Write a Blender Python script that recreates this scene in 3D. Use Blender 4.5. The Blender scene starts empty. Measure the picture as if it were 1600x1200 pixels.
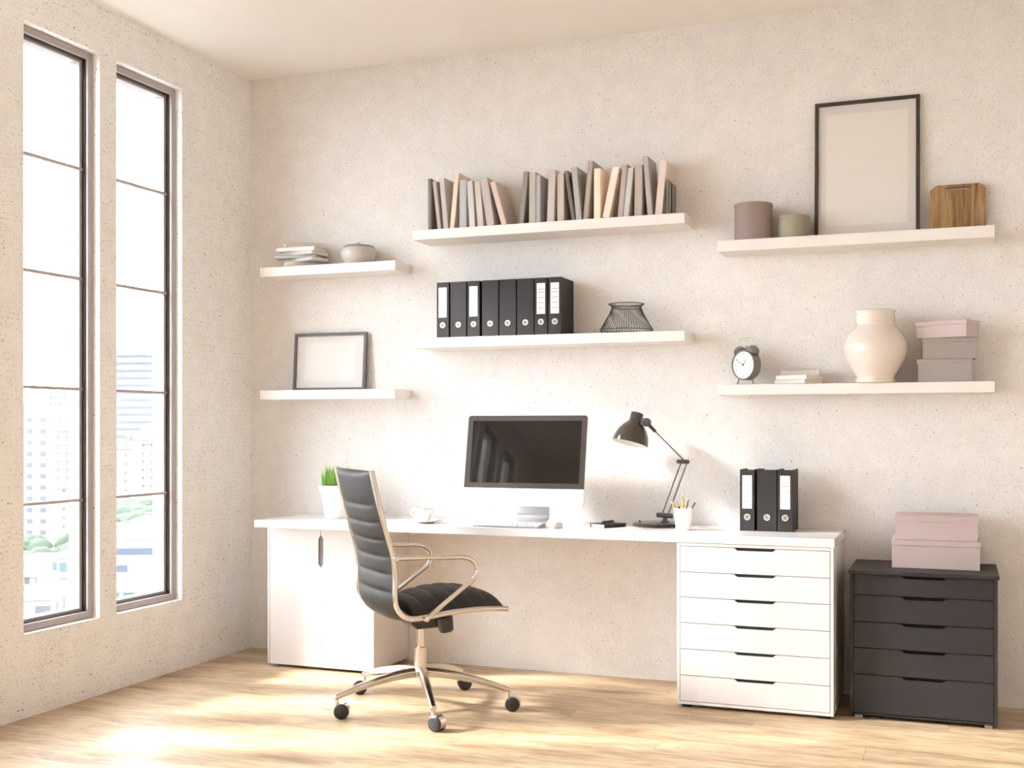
import bpy, bmesh, math, random
from mathutils import Vector, Matrix, Euler
random.seed(7)
PI = math.pi
sc = bpy.context.scene
COL = sc.collection

# ------------------------------------------------------------------ helpers
def lin(c):
    c = c / 255.0
    return c / 12.92 if c <= 0.04045 else ((c + 0.055) / 1.055) ** 2.4

def rgb(r, g, b, k=1.0):
    return (min(lin(r) * k, 0.95), min(lin(g) * k, 0.95), min(lin(b) * k, 0.95), 1.0)

class MB:
    """collects faces for ONE mesh object"""
    def __init__(self):
        self.bm = bmesh.new(); self.mi = 0
    def _v(self, co): return self.bm.verts.new(co)
    def _f(self, vs, smooth=True):
        try:
            f = self.bm.faces.new(vs)
        except ValueError:
            return None
        f.material_index = self.mi; f.smooth = smooth
        return f
    def mark(self): return len(self.bm.verts)
    def xf(self, m0, M):
        self.bm.verts.ensure_lookup_table()
        for v in self.bm.verts[m0:]: v.co = M @ v.co
        return self
    def box(self, x0, x1, y0, y1, z0, z1):
        V = [self._v((x, y, z)) for z in (z0, z1) for y in (y0, y1) for x in (x0, x1)]
        for q in ((0, 2, 3, 1), (4, 5, 7, 6), (0, 1, 5, 4), (2, 6, 7, 3), (0, 4, 6, 2), (1, 3, 7, 5)):
            self._f([V[i] for i in q])
        return self
    def prism(self, poly, axis, a0, a1):
        def mk(p, a):
            if axis == 'y': return (p[0], a, p[1])
            if axis == 'x': return (a, p[0], p[1])
            return (p[0], p[1], a)
        A = [self._v(mk(p, a0)) for p in poly]; B = [self._v(mk(p, a1)) for p in poly]
        n = len(poly)
        self._f(A); self._f(B[::-1])
        for i in range(n):
            j = (i + 1) % n
            self._f([A[j], A[i], B[i], B[j]])
        return self
    def tube(self, pts, r, n=12, closed=False, sx=1.0):
        pts = [Vector(p) for p in pts]; N = len(pts)
        rr = r if isinstance(r, (list, tuple)) else [r] * N
        T = []
        for i in range(N):
            if closed: t = pts[(i + 1) % N] - pts[i - 1]
            else: t = pts[min(i + 1, N - 1)] - pts[max(i - 1, 0)]
            T.append(t.normalized())
        up = Vector((0, 0, 1)) if abs(T[0].z) < 0.9 else Vector((0, 1, 0))
        u = (up - T[0] * up.dot(T[0])).normalized()
        rings = []
        for i in range(N):
            u = (u - T[i] * u.dot(T[i])).normalized(); w = T[i].cross(u)
            rings.append([self._v(pts[i] + (u * math.cos(2 * PI * k / n) + w * (sx * math.sin(2 * PI * k / n))) * rr[i]) for k in range(n)])
        for i in range(N if closed else N - 1):
            a, b = rings[i], rings[(i + 1) % N]
            for k in range(n):
                self._f([a[k], a[(k + 1) % n], b[(k + 1) % n], b[k]])
        if not closed:
            self._f(rings[0][::-1]); self._f(rings[-1])
        return self
    def lathe(self, prof, n=48, c=(0, 0, 0)):
        rings = []
        for (r, z) in prof:
            if r < 1e-6: rings.append([self._v((c[0], c[1], c[2] + z))])
            else: rings.append([self._v((c[0] + r * math.cos(2 * PI * k / n), c[1] + r * math.sin(2 * PI * k / n), c[2] + z)) for k in range(n)])
        for a, b in zip(rings, rings[1:]):
            if len(a) == 1 and len(b) == 1: continue
            for k in range(n):
                j = (k + 1) % n
                if len(a) == 1: self._f([a[0], b[j], b[k]])
                elif len(b) == 1: self._f([a[k], a[j], b[0]])
                else: self._f([a[k], a[j], b[j], b[k]])
        return self
    def cyl(self, p0, p1, r, n=20): return self.tube([p0, p1], r, n)
    def sphere(self, c, r, n=20, m=12):
        prof = [(r * math.sin(PI * i / m), -r * math.cos(PI * i / m)) for i in range(m + 1)]
        prof[0] = (0, -r); prof[-1] = (0, r)
        return self.lathe(prof, n, c)
    def grid(self, fn, nu, nv, closed_u=False):
        V = [[self._v(fn(i / nu, j / nv)) for i in range(nu + (0 if closed_u else 1))] for j in range(nv + 1)]
        for j in range(nv):
            for i in range(nu):
                i2 = (i + 1) % len(V[j])
                self._f([V[j][i], V[j][i2], V[j + 1][i2], V[j + 1][i]])
        return V
    def build(self, name, mat, parent=None, loc=(0, 0, 0), rot=(0, 0, 0), bevel=0, seg=2, angle=35):
        bmesh.ops.recalc_face_normals(self.bm, faces=self.bm.faces[:])
        me = bpy.data.meshes.new(name); self.bm.to_mesh(me); self.bm.free()
        for m in (mat if isinstance(mat, (list, tuple)) else [mat]): me.materials.append(m)
        for p in me.polygons: p.use_smooth = True
        me.set_sharp_from_angle(angle=math.radians(angle))
        o = bpy.data.objects.new(name, me); COL.objects.link(o)
        o.location = loc; o.rotation_euler = rot
        if parent is not None: o.parent = parent
        if bevel:
            b = o.modifiers.new('bevel', 'BEVEL'); b.width = bevel; b.segments = seg; b.limit_method = 'ANGLE'
            b.angle_limit = math.radians(40); b.harden_normals = True
        return o

def tag(o, label, cat, group=None, kind=None):
    o['label'] = label; o['category'] = cat
    if group: o['group'] = group
    if kind: o['kind'] = kind
    return o

def thing(name, label, cat, loc=(0, 0, 0), rotz=0.0, group=None):
    o = bpy.data.objects.new(name, None); COL.objects.link(o)
    o.location = loc; o.rotation_euler = (0, 0, rotz); o.empty_display_size = 0.05
    return tag(o, label, cat, group)

def struct(o): o['kind'] = 'structure'; return o

def copy_tree(o, parent=None):
    c = o.copy(); COL.objects.link(c)
    if parent is not None: c.parent = parent
    for ch in list(o.children): copy_tree(ch, c)
    return c

def bez(p0, p1, p2, p3, n):
    out = []
    for i in range(n + 1):
        t = i / n; s = 1 - t
        out.append(tuple(s**3 * a + 3 * s * s * t * b + 3 * s * t * t * c + t**3 * d for a, b, c, d in zip(p0, p1, p2, p3)))
    return out

def catmull(pts, n=6):
    P = [Vector(p) for p in pts]; P = [2 * P[0] - P[1]] + P + [2 * P[-1] - P[-2]]
    out = []
    for i in range(1, len(P) - 2):
        for k in range(n):
            t = k / n
            a, b, c, d = P[i - 1], P[i], P[i + 1], P[i + 2]
            out.append(0.5 * ((2 * b) + (c - a) * t + (2 * a - 5 * b + 4 * c - d) * t * t + (3 * b - a - 3 * c + d) * t**3))
    out.append(P[-2])
    return out

# ------------------------------------------------------------------ materials
def principled(name, col, rough=0.5, metal=0.0, spec=0.5, coat=0.0):
    m = bpy.data.materials.new(name); m.use_nodes = True
    b = m.node_tree.nodes['Principled BSDF']
    b.inputs['Base Color'].default_value = col; b.inputs['Roughness'].default_value = rough
    b.inputs['Metallic'].default_value = metal; b.inputs['Specular IOR Level'].default_value = spec
    b.inputs['Coat Weight'].default_value = coat
    return m

class NT:
    def __init__(self, m): self.t = m.node_tree; self.b = self.t.nodes.get('Principled BSDF')
    def n(self, typ, **kw):
        nd = self.t.nodes.new(typ)
        for k, v in kw.items():
            if k in nd.inputs: nd.inputs[k].default_value = v
            else: setattr(nd, k, v)
        return nd
    def l(self, a, b): self.t.links.new(a, b)
    def math(self, op, a, b=None, clamp=False):
        nd = self.t.nodes.new('ShaderNodeMath'); nd.operation = op; nd.use_clamp = clamp
        for i, x in enumerate((a, b)):
            if x is None: continue
            if isinstance(x, (int, float)): nd.inputs[i].default_value = x
            else: self.l(x, nd.inputs[i])
        return nd.outputs[0]
    def ramp(self, fac, stops):
        nd = self.t.nodes.new('ShaderNodeValToRGB'); e = nd.color_ramp.elements
        while len(e) < len(stops): e.new(0.5)
        for i, (p, c) in enumerate(stops):
            e[i].position = p; e[i].color = c if isinstance(c, tuple) else (c, c, c, 1)
        self.l(fac, nd.inputs['Fac']); return nd.outputs['Color']
    def mix(self, fac, a, b, typ='MIX'):
        nd = self.t.nodes.new('ShaderNodeMix'); nd.data_type = 'RGBA'; nd.blend_type = typ
        for i, x in ((0, fac), (6, a), (7, b)):
            if isinstance(x, (int, float, tuple)): nd.inputs[i].default_value = x
            else: self.l(x, nd.inputs[i])
        return nd.outputs[2]
    def coords(self, scale=(1, 1, 1), rot=(0, 0, 0)):
        tc = self.t.nodes.new('ShaderNodeTexCoord'); mp = self.t.nodes.new('ShaderNodeMapping')
        mp.inputs['Scale'].default_value = scale; mp.inputs['Rotation'].default_value = rot
        self.l(tc.outputs['Object'], mp.inputs['Vector']); return mp.outputs['Vector']
    def noise(self, vec, scale, detail=4, rough=0.55, dist=0.0):
        nd = self.n('ShaderNodeTexNoise', Scale=scale, Detail=detail, Roughness=rough, Distortion=dist)
        self.l(vec, nd.inputs['Vector']); return nd.outputs['Fac']
    def bump(self, h, strength=0.2, dist=0.01):
        nd = self.n('ShaderNodeBump', Strength=strength, Distance=dist)
        self.l(h, nd.inputs['Height']); self.l(nd.outputs['Normal'], self.b.inputs['Normal'])

def mat_concrete(name, base, dark, stretch):
    m = principled(name, base, 0.75, spec=0.25); q = NT(m)
    v = q.coords()
    big = q.noise(v, 1.3, 5, 0.6); mid = q.noise(v, 9.0, 4, 0.6); fine = q.noise(v, 140.0, 2, 0.5)
    c = q.mix(q.ramp(big, [(0.3, 0.0), (0.7, 1.0)]), tuple(x * 0.965 for x in base[:3]) + (1,), base)
    c = q.mix(q.math('MULTIPLY', q.ramp(mid, [(0.42, 1.0), (0.62, 0.0)]), 0.05), c, dark)
    c = q.mix(q.math('MULTIPLY', q.ramp(fine, [(0.3, 1.0), (0.48, 0.0)]), 0.16), c, dark)
    dens = q.ramp(q.noise(v, 4.0, 3, 0.6), [(0.42, 0.0), (0.62, 1.0)])
    hole = None
    for sc_, thr, cut, rz in ((34.0, 0.15, 0.59, 0.3), (70.0, 0.19, 0.55, -0.5), (130.0, 0.26, 0.50, 0.2)):
        vv = q.coords(stretch, (0, rz, 0))
        wob = q.n('ShaderNodeTexNoise', Scale=sc_ * 1.7, Detail=2.0); q.l(vv, wob.inputs['Vector'])
        ad = q.n('ShaderNodeVectorMath', operation='MULTIPLY_ADD'); q.l(wob.outputs['Color'], ad.inputs[0])
        ad.inputs[1].default_value = (0.6 / sc_,) * 3; q.l(vv, ad.inputs[2])
        vo = q.n('ShaderNodeTexVoronoi', Scale=sc_); q.l(ad.outputs[0], vo.inputs['Vector'])
        sep = q.n('ShaderNodeSeparateColor'); q.l(vo.outputs['Color'], sep.inputs[0])
        keep = q.math('GREATER_THAN', q.math('ADD', sep.outputs[0], q.math('MULTIPLY', dens, 0.30)), cut + 0.28)
        size = q.math('MULTIPLY', q.math('ADD', q.math('MULTIPLY', sep.outputs[1], 0.8), 0.45), thr)
        dot = q.math('MULTIPLY', q.math('LESS_THAN', vo.outputs['Distance'], size), keep)
        hole = dot if hole is None else q.math('MAXIMUM', hole, dot)
    c = q.mix(q.math('MULTIPLY', hole, 0.8), c, dark)
    q.l(c, q.b.inputs['Base Color'])
    h = q.math('SUBTRACT', q.math('MULTIPLY', mid, 0.25), q.math('MULTIPLY', hole, 1.0))
    q.bump(h, 0.25, 0.004)
    return m

def mat_floor():
    m = principled('oak_floor', (0.5, 0.4, 0.3, 1), 0.42, spec=0.4); q = NT(m)
    tc = q.n('ShaderNodeTexCoord'); sep = q.n('ShaderNodeSeparateXYZ'); q.l(tc.outputs['Object'], sep.inputs[0])
    X, Y = sep.outputs[0], sep.outputs[1]
    row = q.math('FLOOR', q.math('DIVIDE', Y, 0.19))
    xo = q.math('ADD', X, q.math('MULTIPLY', q.math('FRACT', q.math('MULTIPLY', row, 0.617)), 2.1))
    brd = q.math('FLOOR', q.math('DIVIDE', xo, 2.1))
    cmb = q.n('ShaderNodeCombineXYZ'); q.l(row, cmb.inputs[0]); q.l(brd, cmb.inputs[1])
    wn = q.n('ShaderNodeTexWhiteNoise', noise_dimensions='2D'); q.l(cmb.outputs[0], wn.inputs['Vector'])
    rnd = wn.outputs['Value']
    gv = q.n('ShaderNodeCombineXYZ')
    q.l(q.math('ADD', q.math('MULTIPLY', X, 1.0), q.math('MULTIPLY', rnd, 37.0)), gv.inputs[0])
    q.l(q.math('MULTIPLY', Y, 5.0), gv.inputs[1]); q.l(q.math('MULTIPLY', rnd, 11.0), gv.inputs[2])
    g1 = q.noise(gv.outputs[0], 1.6, 6, 0.62, 0.9); g2 = q.noise(gv.outputs[0], 9.0, 4, 0.6, 0.3)
    kv = q.n('ShaderNodeCombineXYZ')
    q.l(q.math('ADD', X, q.math('MULTIPLY', rnd, 5.0)), kv.inputs[0]); q.l(q.math('MULTIPLY', Y, 2.6), kv.inputs[1])
    wob = q.n('ShaderNodeTexNoise', Scale=6.0, Detail=3.0); q.l(kv.outputs[0], wob.inputs['Vector'])
    ad = q.n('ShaderNodeVectorMath', operation='MULTIPLY_ADD'); q.l(wob.outputs['Color'], ad.inputs[0]); ad.inputs[1].default_value = (0.25, 0.25, 0); q.l(kv.outputs[0], ad.inputs[2])
    vo = q.n('ShaderNodeTexVoronoi', Scale=2.0); q.l(ad.outputs[0], vo.inputs['Vector'])
    knot = q.ramp(vo.outputs['Distance'], [(0.02, 1.0), (0.16, 0.0)])
    c = q.ramp(g1, [(0.27, rgb(142, 112, 84)), (0.41, rgb(183, 155, 122)), (0.58, rgb(206, 181, 148)), (0.78, rgb(220, 198, 166))])
    c = q.mix(q.math('MULTIPLY', q.ramp(g2, [(0.35, 1.0), (0.55, 0.0)]), 0.4), c, rgb(132, 98, 68))
    c = q.mix(q.math('MULTIPLY', knot, 0.7), c, rgb(112, 80, 54))
    c = q.mix(1.0, c, q.ramp(rnd, [(0.0, 0.86), (1.0, 1.0)]), 'MULTIPLY')
    fy = q.math('FRACT', q.math('DIVIDE', Y, 0.19)); fx = q.math('FRACT', q.math('DIVIDE', xo, 2.1))
    gap = q.math('MAXIMUM', q.math('LESS_THAN', fy, 0.012), q.math('LESS_THAN', fx, 0.0012))
    c = q.mix(q.math('MULTIPLY', gap, 0.45), c, rgb(96, 68, 45))
    q.l(c, q.b.inputs['Base Color'])
    q.bump(q.math('SUBTRACT', q.math('MULTIPLY', g2, 0.2), gap), 0.15, 0.003)
    return m

def mat_board():
    m = principled('acacia', (0.3, 0.2, 0.1, 1), 0.5, spec=0.3); q = NT(m)
    v = q.coords((9, 9, 0.9)); g = q.noise(v, 2.2, 6, 0.6, 1.2)
    s = q.noise(q.coords((14, 1, 0.05)), 1.4, 2, 0.5)
    c = q.ramp(q.math('ADD', q.math('MULTIPLY', g, 0.55), q.math('MULTIPLY', s, 0.45)), [(0.36, rgb(84, 62, 42)), (0.46, rgb(136, 102, 66)), (0.55, rgb(172, 138, 96)), (0.66, rgb(112, 82, 54))])
    q.l(c, q.b.inputs['Base Color']); return m

def mat_glass(name, tint=(0.97, 0.98, 0.98, 1), amount=1.0, rough=0.02):
    m = bpy.data.materials.new(name); m.use_nodes = True; t = m.node_tree
    t.nodes.remove(t.nodes['Principled BSDF']); q = NT(m)
    tr = q.n('ShaderNodeBsdfTransparent', Color=tint); gl = q.n('ShaderNodeBsdfGlossy', Roughness=rough)
    lw = q.n('ShaderNodeLayerWeight', Blend=0.5); mx = q.n('ShaderNodeMixShader')
    fr = q.math('ADD', q.math('MULTIPLY', q.math('POWER', lw.outputs['Facing'], 5.0), 0.9), 0.04)
    q.l(q.math('MULTIPLY', fr, amount), mx.inputs[0]); q.l(tr.outputs[0], mx.inputs[1]); q.l(gl.outputs[0], mx.inputs[2])
    q.l(mx.outputs[0], t.nodes['Material Output'].inputs['Surface']); return m

def mat_leather():
    m = principled('black_leather', rgb(42, 37, 34), 0.5, spec=0.28); q = NT(m)
    v = q.coords(); vo = q.n('ShaderNodeTexVoronoi', Scale=420.0); q.l(v, vo.inputs['Vector'])
    q.bump(vo.outputs['Distance'], 0.12, 0.001)
    r = q.noise(v, 25, 3, 0.6)
    q.l(q.math('ADD', q.math('MULTIPLY', r, 0.2), 0.40), q.b.inputs['Roughness']); return m

def mat_noisy(name, col, rough=0.6, amt=0.12, scale=300.0, spec=0.3):
    m = principled(name, col, rough, spec=spec); q = NT(m)
    n = q.noise(q.coords(), scale, 3, 0.6)
    c = q.mix(n, tuple(x * (1 - amt) for x in col[:3]) + (1,), tuple(min(1, x * (1 + amt)) for x in col[:3]) + (1,))
    q.l(c, q.b.inputs['Base Color']); return m

def mat_facade(name, wall, glass, px, pz, wx, wz, ox=0.0):
    """wall with a regular pattern of windows, laid out on the building's own x / z"""
    m = principled(name, wall, 0.8, spec=0.2); q = NT(m)
    tc = q.n('ShaderNodeTexCoord'); sep = q.n('ShaderNodeSeparateXYZ'); q.l(tc.outputs['Object'], sep.inputs[0])
    h = q.math('ADD', sep.outputs[0], q.math('MULTIPLY', sep.outputs[1], 1.0))
    a = q.math('LESS_THAN', q.math('FRACT', q.math('ADD', q.math('DIVIDE', h, px), ox)), wx)
    b = q.math('LESS_THAN', q.math('FRACT', q.math('DIVIDE', sep.outputs[2], pz)), wz)
    c = q.mix(q.math('MULTIPLY', a, b), wall, glass)
    q.l(c, q.b.inputs['Base Color']); return m

M = {}
M['wall'] = mat_concrete('pitted_plaster', rgb(237, 232, 228), rgb(92, 76, 66), (1, 1, 1.5))
M['wall_left'] = mat_concrete('pitted_plaster_brightened', rgb(247, 246, 245), rgb(124, 108, 96), (1, 1, 1.5))  # same plaster, colour raised to imitate the glow on the window wall
M['wall_plain'] = principled('plain_white_wall', rgb(240, 236, 233), 0.8)
M['wall_bounce'] = principled('bounce_wall', rgb(230, 225, 220), 0.8)  # near-white, picked to bounce light onto the left wall
M['ceiling'] = mat_noisy('ceiling_paint', rgb(240, 236, 231), 0.8, 0.02, 6)
M['floor'] = mat_floor()
M['white'] = principled('white_lacquer', rgb(222, 216, 214), 0.32, spec=0.5)
M['white_gloss'] = principled('white_gloss_top', rgb(228, 224, 223), 0.16, spec=0.5)
M['shelf'] = principled('white_shelf', rgb(236, 230, 226), 0.38, spec=0.4)
M['gap'] = principled('recess_shade_dark', rgb(52, 54, 58), 0.6)  # shade inside the white drawer notches, put in as colour
M['handle_grey'] = principled('handle_grey', rgb(132, 124, 122), 0.5)
M['char'] = mat_noisy('charcoal_board', rgb(47, 44, 45), 0.55, 0.06, 90)
M['recess_shade_black'] = principled('recess_shade_black', rgb(14, 14, 15), 0.8)  # shade inside the charcoal drawer notches, put in as colour
M['foot_black'] = principled('foot_black', rgb(22, 22, 22), 0.6)
M['foot_grey'] = principled('foot_grey', rgb(176, 168, 162), 0.5)
M['frame'] = principled('window_metal', rgb(170, 159, 155), 0.4, metal=0.0, spec=0.5)
M['gasket'] = principled('window_gasket', rgb(34, 29, 28), 0.6)
M['pane'] = mat_glass('window_glass', amount=0.5)
M['leather'] = mat_leather()
M['chrome'] = principled('brushed_chrome', rgb(214, 206, 198), 0.2, metal=1.0)
M['plastic'] = principled('black_plastic', rgb(52, 47, 44), 0.45)
M['wheel'] = principled('wheel_black', rgb(38, 35, 34), 0.4)
M['wheelcap'] = principled('wheel_grey', rgb(78, 74, 72), 0.4)
M['binder'] = mat_noisy('binder_black', rgb(48, 45, 45), 0.6, 0.1, 400)
M['binder_in'] = principled('binder_inside', rgb(66, 64, 64), 0.6)
M['paper'] = principled('white_paper', rgb(240, 238, 235), 0.8, spec=0.2)
M['ink'] = principled('grey_rule', rgb(110, 104, 102), 0.8)
M['pages'] = mat_noisy('book_pages', rgb(232, 224, 214), 0.85, 0.05, 500)
M['chrome2'] = principled('ring_steel', rgb(225, 218, 212), 0.3, metal=0.8)
M['wire'] = principled('black_wire', rgb(40, 36, 34), 0.5)
M['bowl'] = mat_noisy('grey_glaze', rgb(190, 184, 178), 0.18, 0.05, 40, 0.5)
M['bowl_rim'] = principled('bowl_rim', rgb(140, 132, 124), 0.35)
M['black_frame'] = principled('black_frame', rgb(54, 48, 44), 0.45)
M['grey_frame'] = principled('dark_grey_frame', rgb(92, 86, 84), 0.4)
M['mat'] = principled('picture_mat', rgb(228, 221, 216), 0.8)
M['print'] = mat_noisy('blank_print', rgb(240, 233, 227), 0.8, 0.015, 12)
M['pglass'] = mat_glass('picture_glass', (0.985, 0.985, 0.985, 1), 0.35, 0.25)
M['mauve'] = mat_noisy('mauve_card', rgb(150, 132, 126), 0.7, 0.05, 250)
M['olive'] = mat_noisy('olive_card', rgb(158, 152, 132), 0.7, 0.05, 250)
M['pink'] = mat_noisy('dusty_pink_card', rgb(194, 176, 173), 0.7, 0.04, 250)
M['grey_card'] = mat_noisy('grey_card', rgb(168, 160, 154), 0.7, 0.04, 250)
M['board'] = mat_board()
M['clock'] = principled('clock_grey', rgb(122, 115, 110), 0.4, metal=0.0)
M['clock_dial'] = principled('clock_dial', rgb(238, 236, 234), 0.6)
M['clock_ink'] = principled('clock_ink', rgb(70, 66, 64), 0.6)
M['vase'] = principled('cream_glaze', rgb(226, 214, 202), 0.12, spec=0.6, coat=0.4)
M['alu'] = principled('aluminium', rgb(214, 214, 218), 0.3, metal=0.85)
M['alu_dark'] = principled('aluminium_dark', rgb(150, 150, 155), 0.45, metal=0.4)
M['alu_white'] = principled('pale_aluminium', rgb(236, 236, 238), 0.35, metal=0.1)
M['bezel'] = principled('screen_bezel', rgb(66, 61, 58), 0.04, spec=0.5)
M['screen'] = principled('screen_dark', rgb(20, 18, 17), 0.03, spec=0.5)
M['key'] = principled('white_key', rgb(222, 222, 222), 0.5)
M['lamp'] = principled('lamp_brown_black', rgb(58, 51, 46), 0.14, spec=0.6, coat=0.3)
M['lamp_matt'] = principled('lamp_matt', rgb(60, 55, 52), 0.4)
M['lamp_rod'] = principled('lamp_rod', rgb(120, 114, 110), 0.3, metal=0.6)
M['lamp_in'] = principled('lamp_inner_white', rgb(240, 236, 230), 0.4)
M['black'] = principled('black_cover', rgb(26, 24, 24), 0.5)
M['porcelain'] = principled('porcelain', rgb(218, 214, 210), 0.15, spec=0.5)
M['pot'] = principled('white_pot', rgb(241, 240, 239), 0.35)
M['soil'] = mat_noisy('soil', rgb(70, 52, 38), 0.9, 0.3, 120)
M['grass'] = mat_noisy('wheatgrass', rgb(138, 186, 78), 0.5, 0.3, 30)
M['pencil_wood'] = principled('pencil_ochre', rgb(206, 152, 72), 0.45)
M['pencil_dark'] = principled('pencil_grey', rgb(66, 62, 64), 0.45)
M['pencil_tip'] = principled('pencil_bare_wood', rgb(222, 190, 150), 0.7)

# ------------------------------------------------------------------ room shell
RX, RY, H = 5.1, -6.25, 3.374
WT = 0.19
WINS = [(-1.803, -1.306), (-1.184, -0.660)] + [(-1.803 - 0.645 * k, -1.306 - 0.645 * k) for k in range(1, 7)]
WZ0, WZ1 = 0.377, 3.145
struct(MB().box(-0.25, RX + 0.2, RY - 0.2, 0.2, -0.12, 0).build('floor', M['floor']))
struct(MB().box(-0.25, RX + 0.2, RY - 0.2, 0.2, H, H + 0.15).build('ceiling', M['ceiling']))
struct(MB().box(-WT, RX + 0.2, 0, 0.2, 0, H).build('wall_back', M['wall']))
struct(MB().box(RX, RX + 0.2, RY, 0, 0, H).build('wall_right', M['wall_bounce']))  # unseen wall, set close and pale to throw light back leftwards
struct(MB().box(-WT, RX + 0.2, RY - 0.2, RY, 0, H).build('wall_front', M['wall_plain']))
w = MB(); w.box(-WT, 0, RY, 0, 0, WZ0); w.box(-WT, 0, RY, 0, WZ1, H)
ys = sorted(WINS); prev = RY
for a, b in ys:
    w.box(-WT, 0, prev, a, WZ0, WZ1); prev = b
w.box(-WT, 0, prev, 0, WZ0, WZ1)
struct(w.build('wall_left', M['wall_left']))

for i, (a, b) in enumerate(WINS):
    e = bpy.data.objects.new('window_%d' % (i + 1), None); COL.objects.link(e); e.location = (-0.04, (a + b) / 2, WZ0); e['kind'] = 'structure'
    hw = (b - a) / 2; h = WZ1 - WZ0; fw = 0.036
    f = MB()
    f.box(-0.06, 0, -hw, -hw + fw, 0, h); f.box(-0.06, 0, hw - fw, hw, 0, h)
    f.box(-0.06, 0, -hw + fw, hw - fw, 0, fw); f.box(-0.06, 0, -hw + fw, hw - fw, h - fw, h)
    f.build('frame', M['frame'], e, bevel=0.003)
    g = MB(); i0 = hw - fw; gw = 0.006
    g.box(-0.056, -0.014, -i0, -i0 + gw, fw, h - fw); g.box(-0.056, -0.014, i0 - gw, i0, fw, h - fw)
    g.box(-0.056, -0.014, -i0 + gw, i0 - gw, fw, fw + 0.004); g.box(-0.056, -0.014, -i0 + gw, i0 - gw, h - fw - gw, h - fw)
    g.build('gasket', M['gasket'], e)
    c = MB(); j0 = i0 - gw; cw = 0.02
    c.box(-0.09, -0.03, -j0, -j0 + cw, fw, h - fw); c.box(-0.09, -0.03, j0 - cw, j0, fw, h - fw)
    c.box(-0.09, -0.03, -j0 + cw, j0 - cw, fw + 0.004, fw + 0.018); c.box(-0.09, -0.03, -j0 + cw, j0 - cw, h - fw - gw - 0.014, h - fw - gw)
    c.build('casement', M['frame'], e, bevel=0.002)
    for z in (2.57, 2.035, 1.497, 0.957):
        MB().box(-0.05, -0.025, -j0, j0, z - WZ0 - 0.007, z - WZ0 + 0.007).build('muntin', M['frame'], e)
    MB().box(-0.066, -0.06, -j0 + 0.004, j0 - 0.004, fw + 0.006, h - fw - 0.012).build('pane', M['pane'], e)

# ------------------------------------------------------------------ floating shelves
def shelf(x0, x1, d, top, th, label):
    o = MB().box(0, x1 - x0, -d, 0, -th, 0).build('floating_shelf', M['shelf'], loc=(x0, -0.0005, top), bevel=0.0025)
    return tag(o, label, 'shelf', 'white floating wall shelves')
shelf(0.194, 1.056, 0.20, 2.2245, 0.053, 'small white floating shelf carrying the flat book stack and lidded bowl')
shelf(0.194, 1.056, 0.20, 1.522, 0.053, 'small white floating shelf carrying only the small picture frame')
shelf(1.177, 2.667, 0.235, 2.373, 0.052, 'long white floating shelf carrying the row of upright books')
shelf(1.177, 2.667, 0.235, 1.791, 0.053, 'long white floating shelf carrying black binders and wire basket')
shelf(2.823, 4.084, 0.20, 2.229, 0.055, 'white floating shelf carrying the large frame and wooden board')
shelf(2.823, 4.084, 0.20, 1.5205, 0.051, 'white floating shelf carrying the alarm clock and big vase')

# ------------------------------------------------------------------ desk run
DZ = 0.811
tag(MB().box(0, 3.412 - 0.381, -0.539, 0, -0.039, 0).build('desktop', M['white_gloss'], loc=(0.381, -0.001, DZ), bevel=0.002),
    'long white worktop spanning the door cabinet and white drawer unit', 'desk')

def notch_poly(x0, x1, z0, z1, n0, n1, n2, n3, dz):
    return [(x0, z0), (x1, z0), (x1, z1), (n3, z1), (n2, z1 - dz), (n1, z1 - dz), (n0, z1), (x0, z1)]

t = thing('drawer_cabinet', 'white six-drawer cabinet under the right end of the desk', 'drawer unit', (2.697, -0.002, 0), 0)
W_, D_, Z0, Z1 = 0.711, 0.535, 0.016, 0.771
b = MB()
b.box(0, 0.014, -D_, 0, Z0, Z1); b.box(W_ - 0.014, W_, -D_, 0, Z0, Z1)
b.box(0.014, W_ - 0.014, -D_, 0, Z0, Z0 + 0.014); b.box(0.014, W_ - 0.014, -D_, 0, Z1 - 0.014, Z1)
b.box(0.014, W_ - 0.014, -0.01, 0, Z0 + 0.014, Z1 - 0.014)
b.build('body', M['white'], t, bevel=0.0015)
zz = [0.756, 0.635, 0.517, 0.397, 0.275, 0.152, 0.031]
for k in range(6):
    zt, zb = zz[k] - 0.0015, zz[k + 1] + 0.0015
    dr = MB().prism(notch_poly(0.016, W_ - 0.016, zb, zt, 0.266, 0.282, 0.441, 0.457, 0.0125), 'y', -D_ - 0.001, -D_ + 0.017).build('drawer', M['white'], t, bevel=0.001)
    MB().box(0.24, 0.48, -D_ + 0.02, -D_ + 0.024, zt - 0.03, zt - 0.0005).build('darkened_backing', M['gap'], dr)  # dark strip behind the notch stands in for shade inside
for x in (0.02, W_ - 0.06):
    for y in (-D_ + 0.02, -0.06):
        MB().box(x, x + 0.04, y, y + 0.03, 0, Z0).build('foot', M['foot_black'], t)

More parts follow.
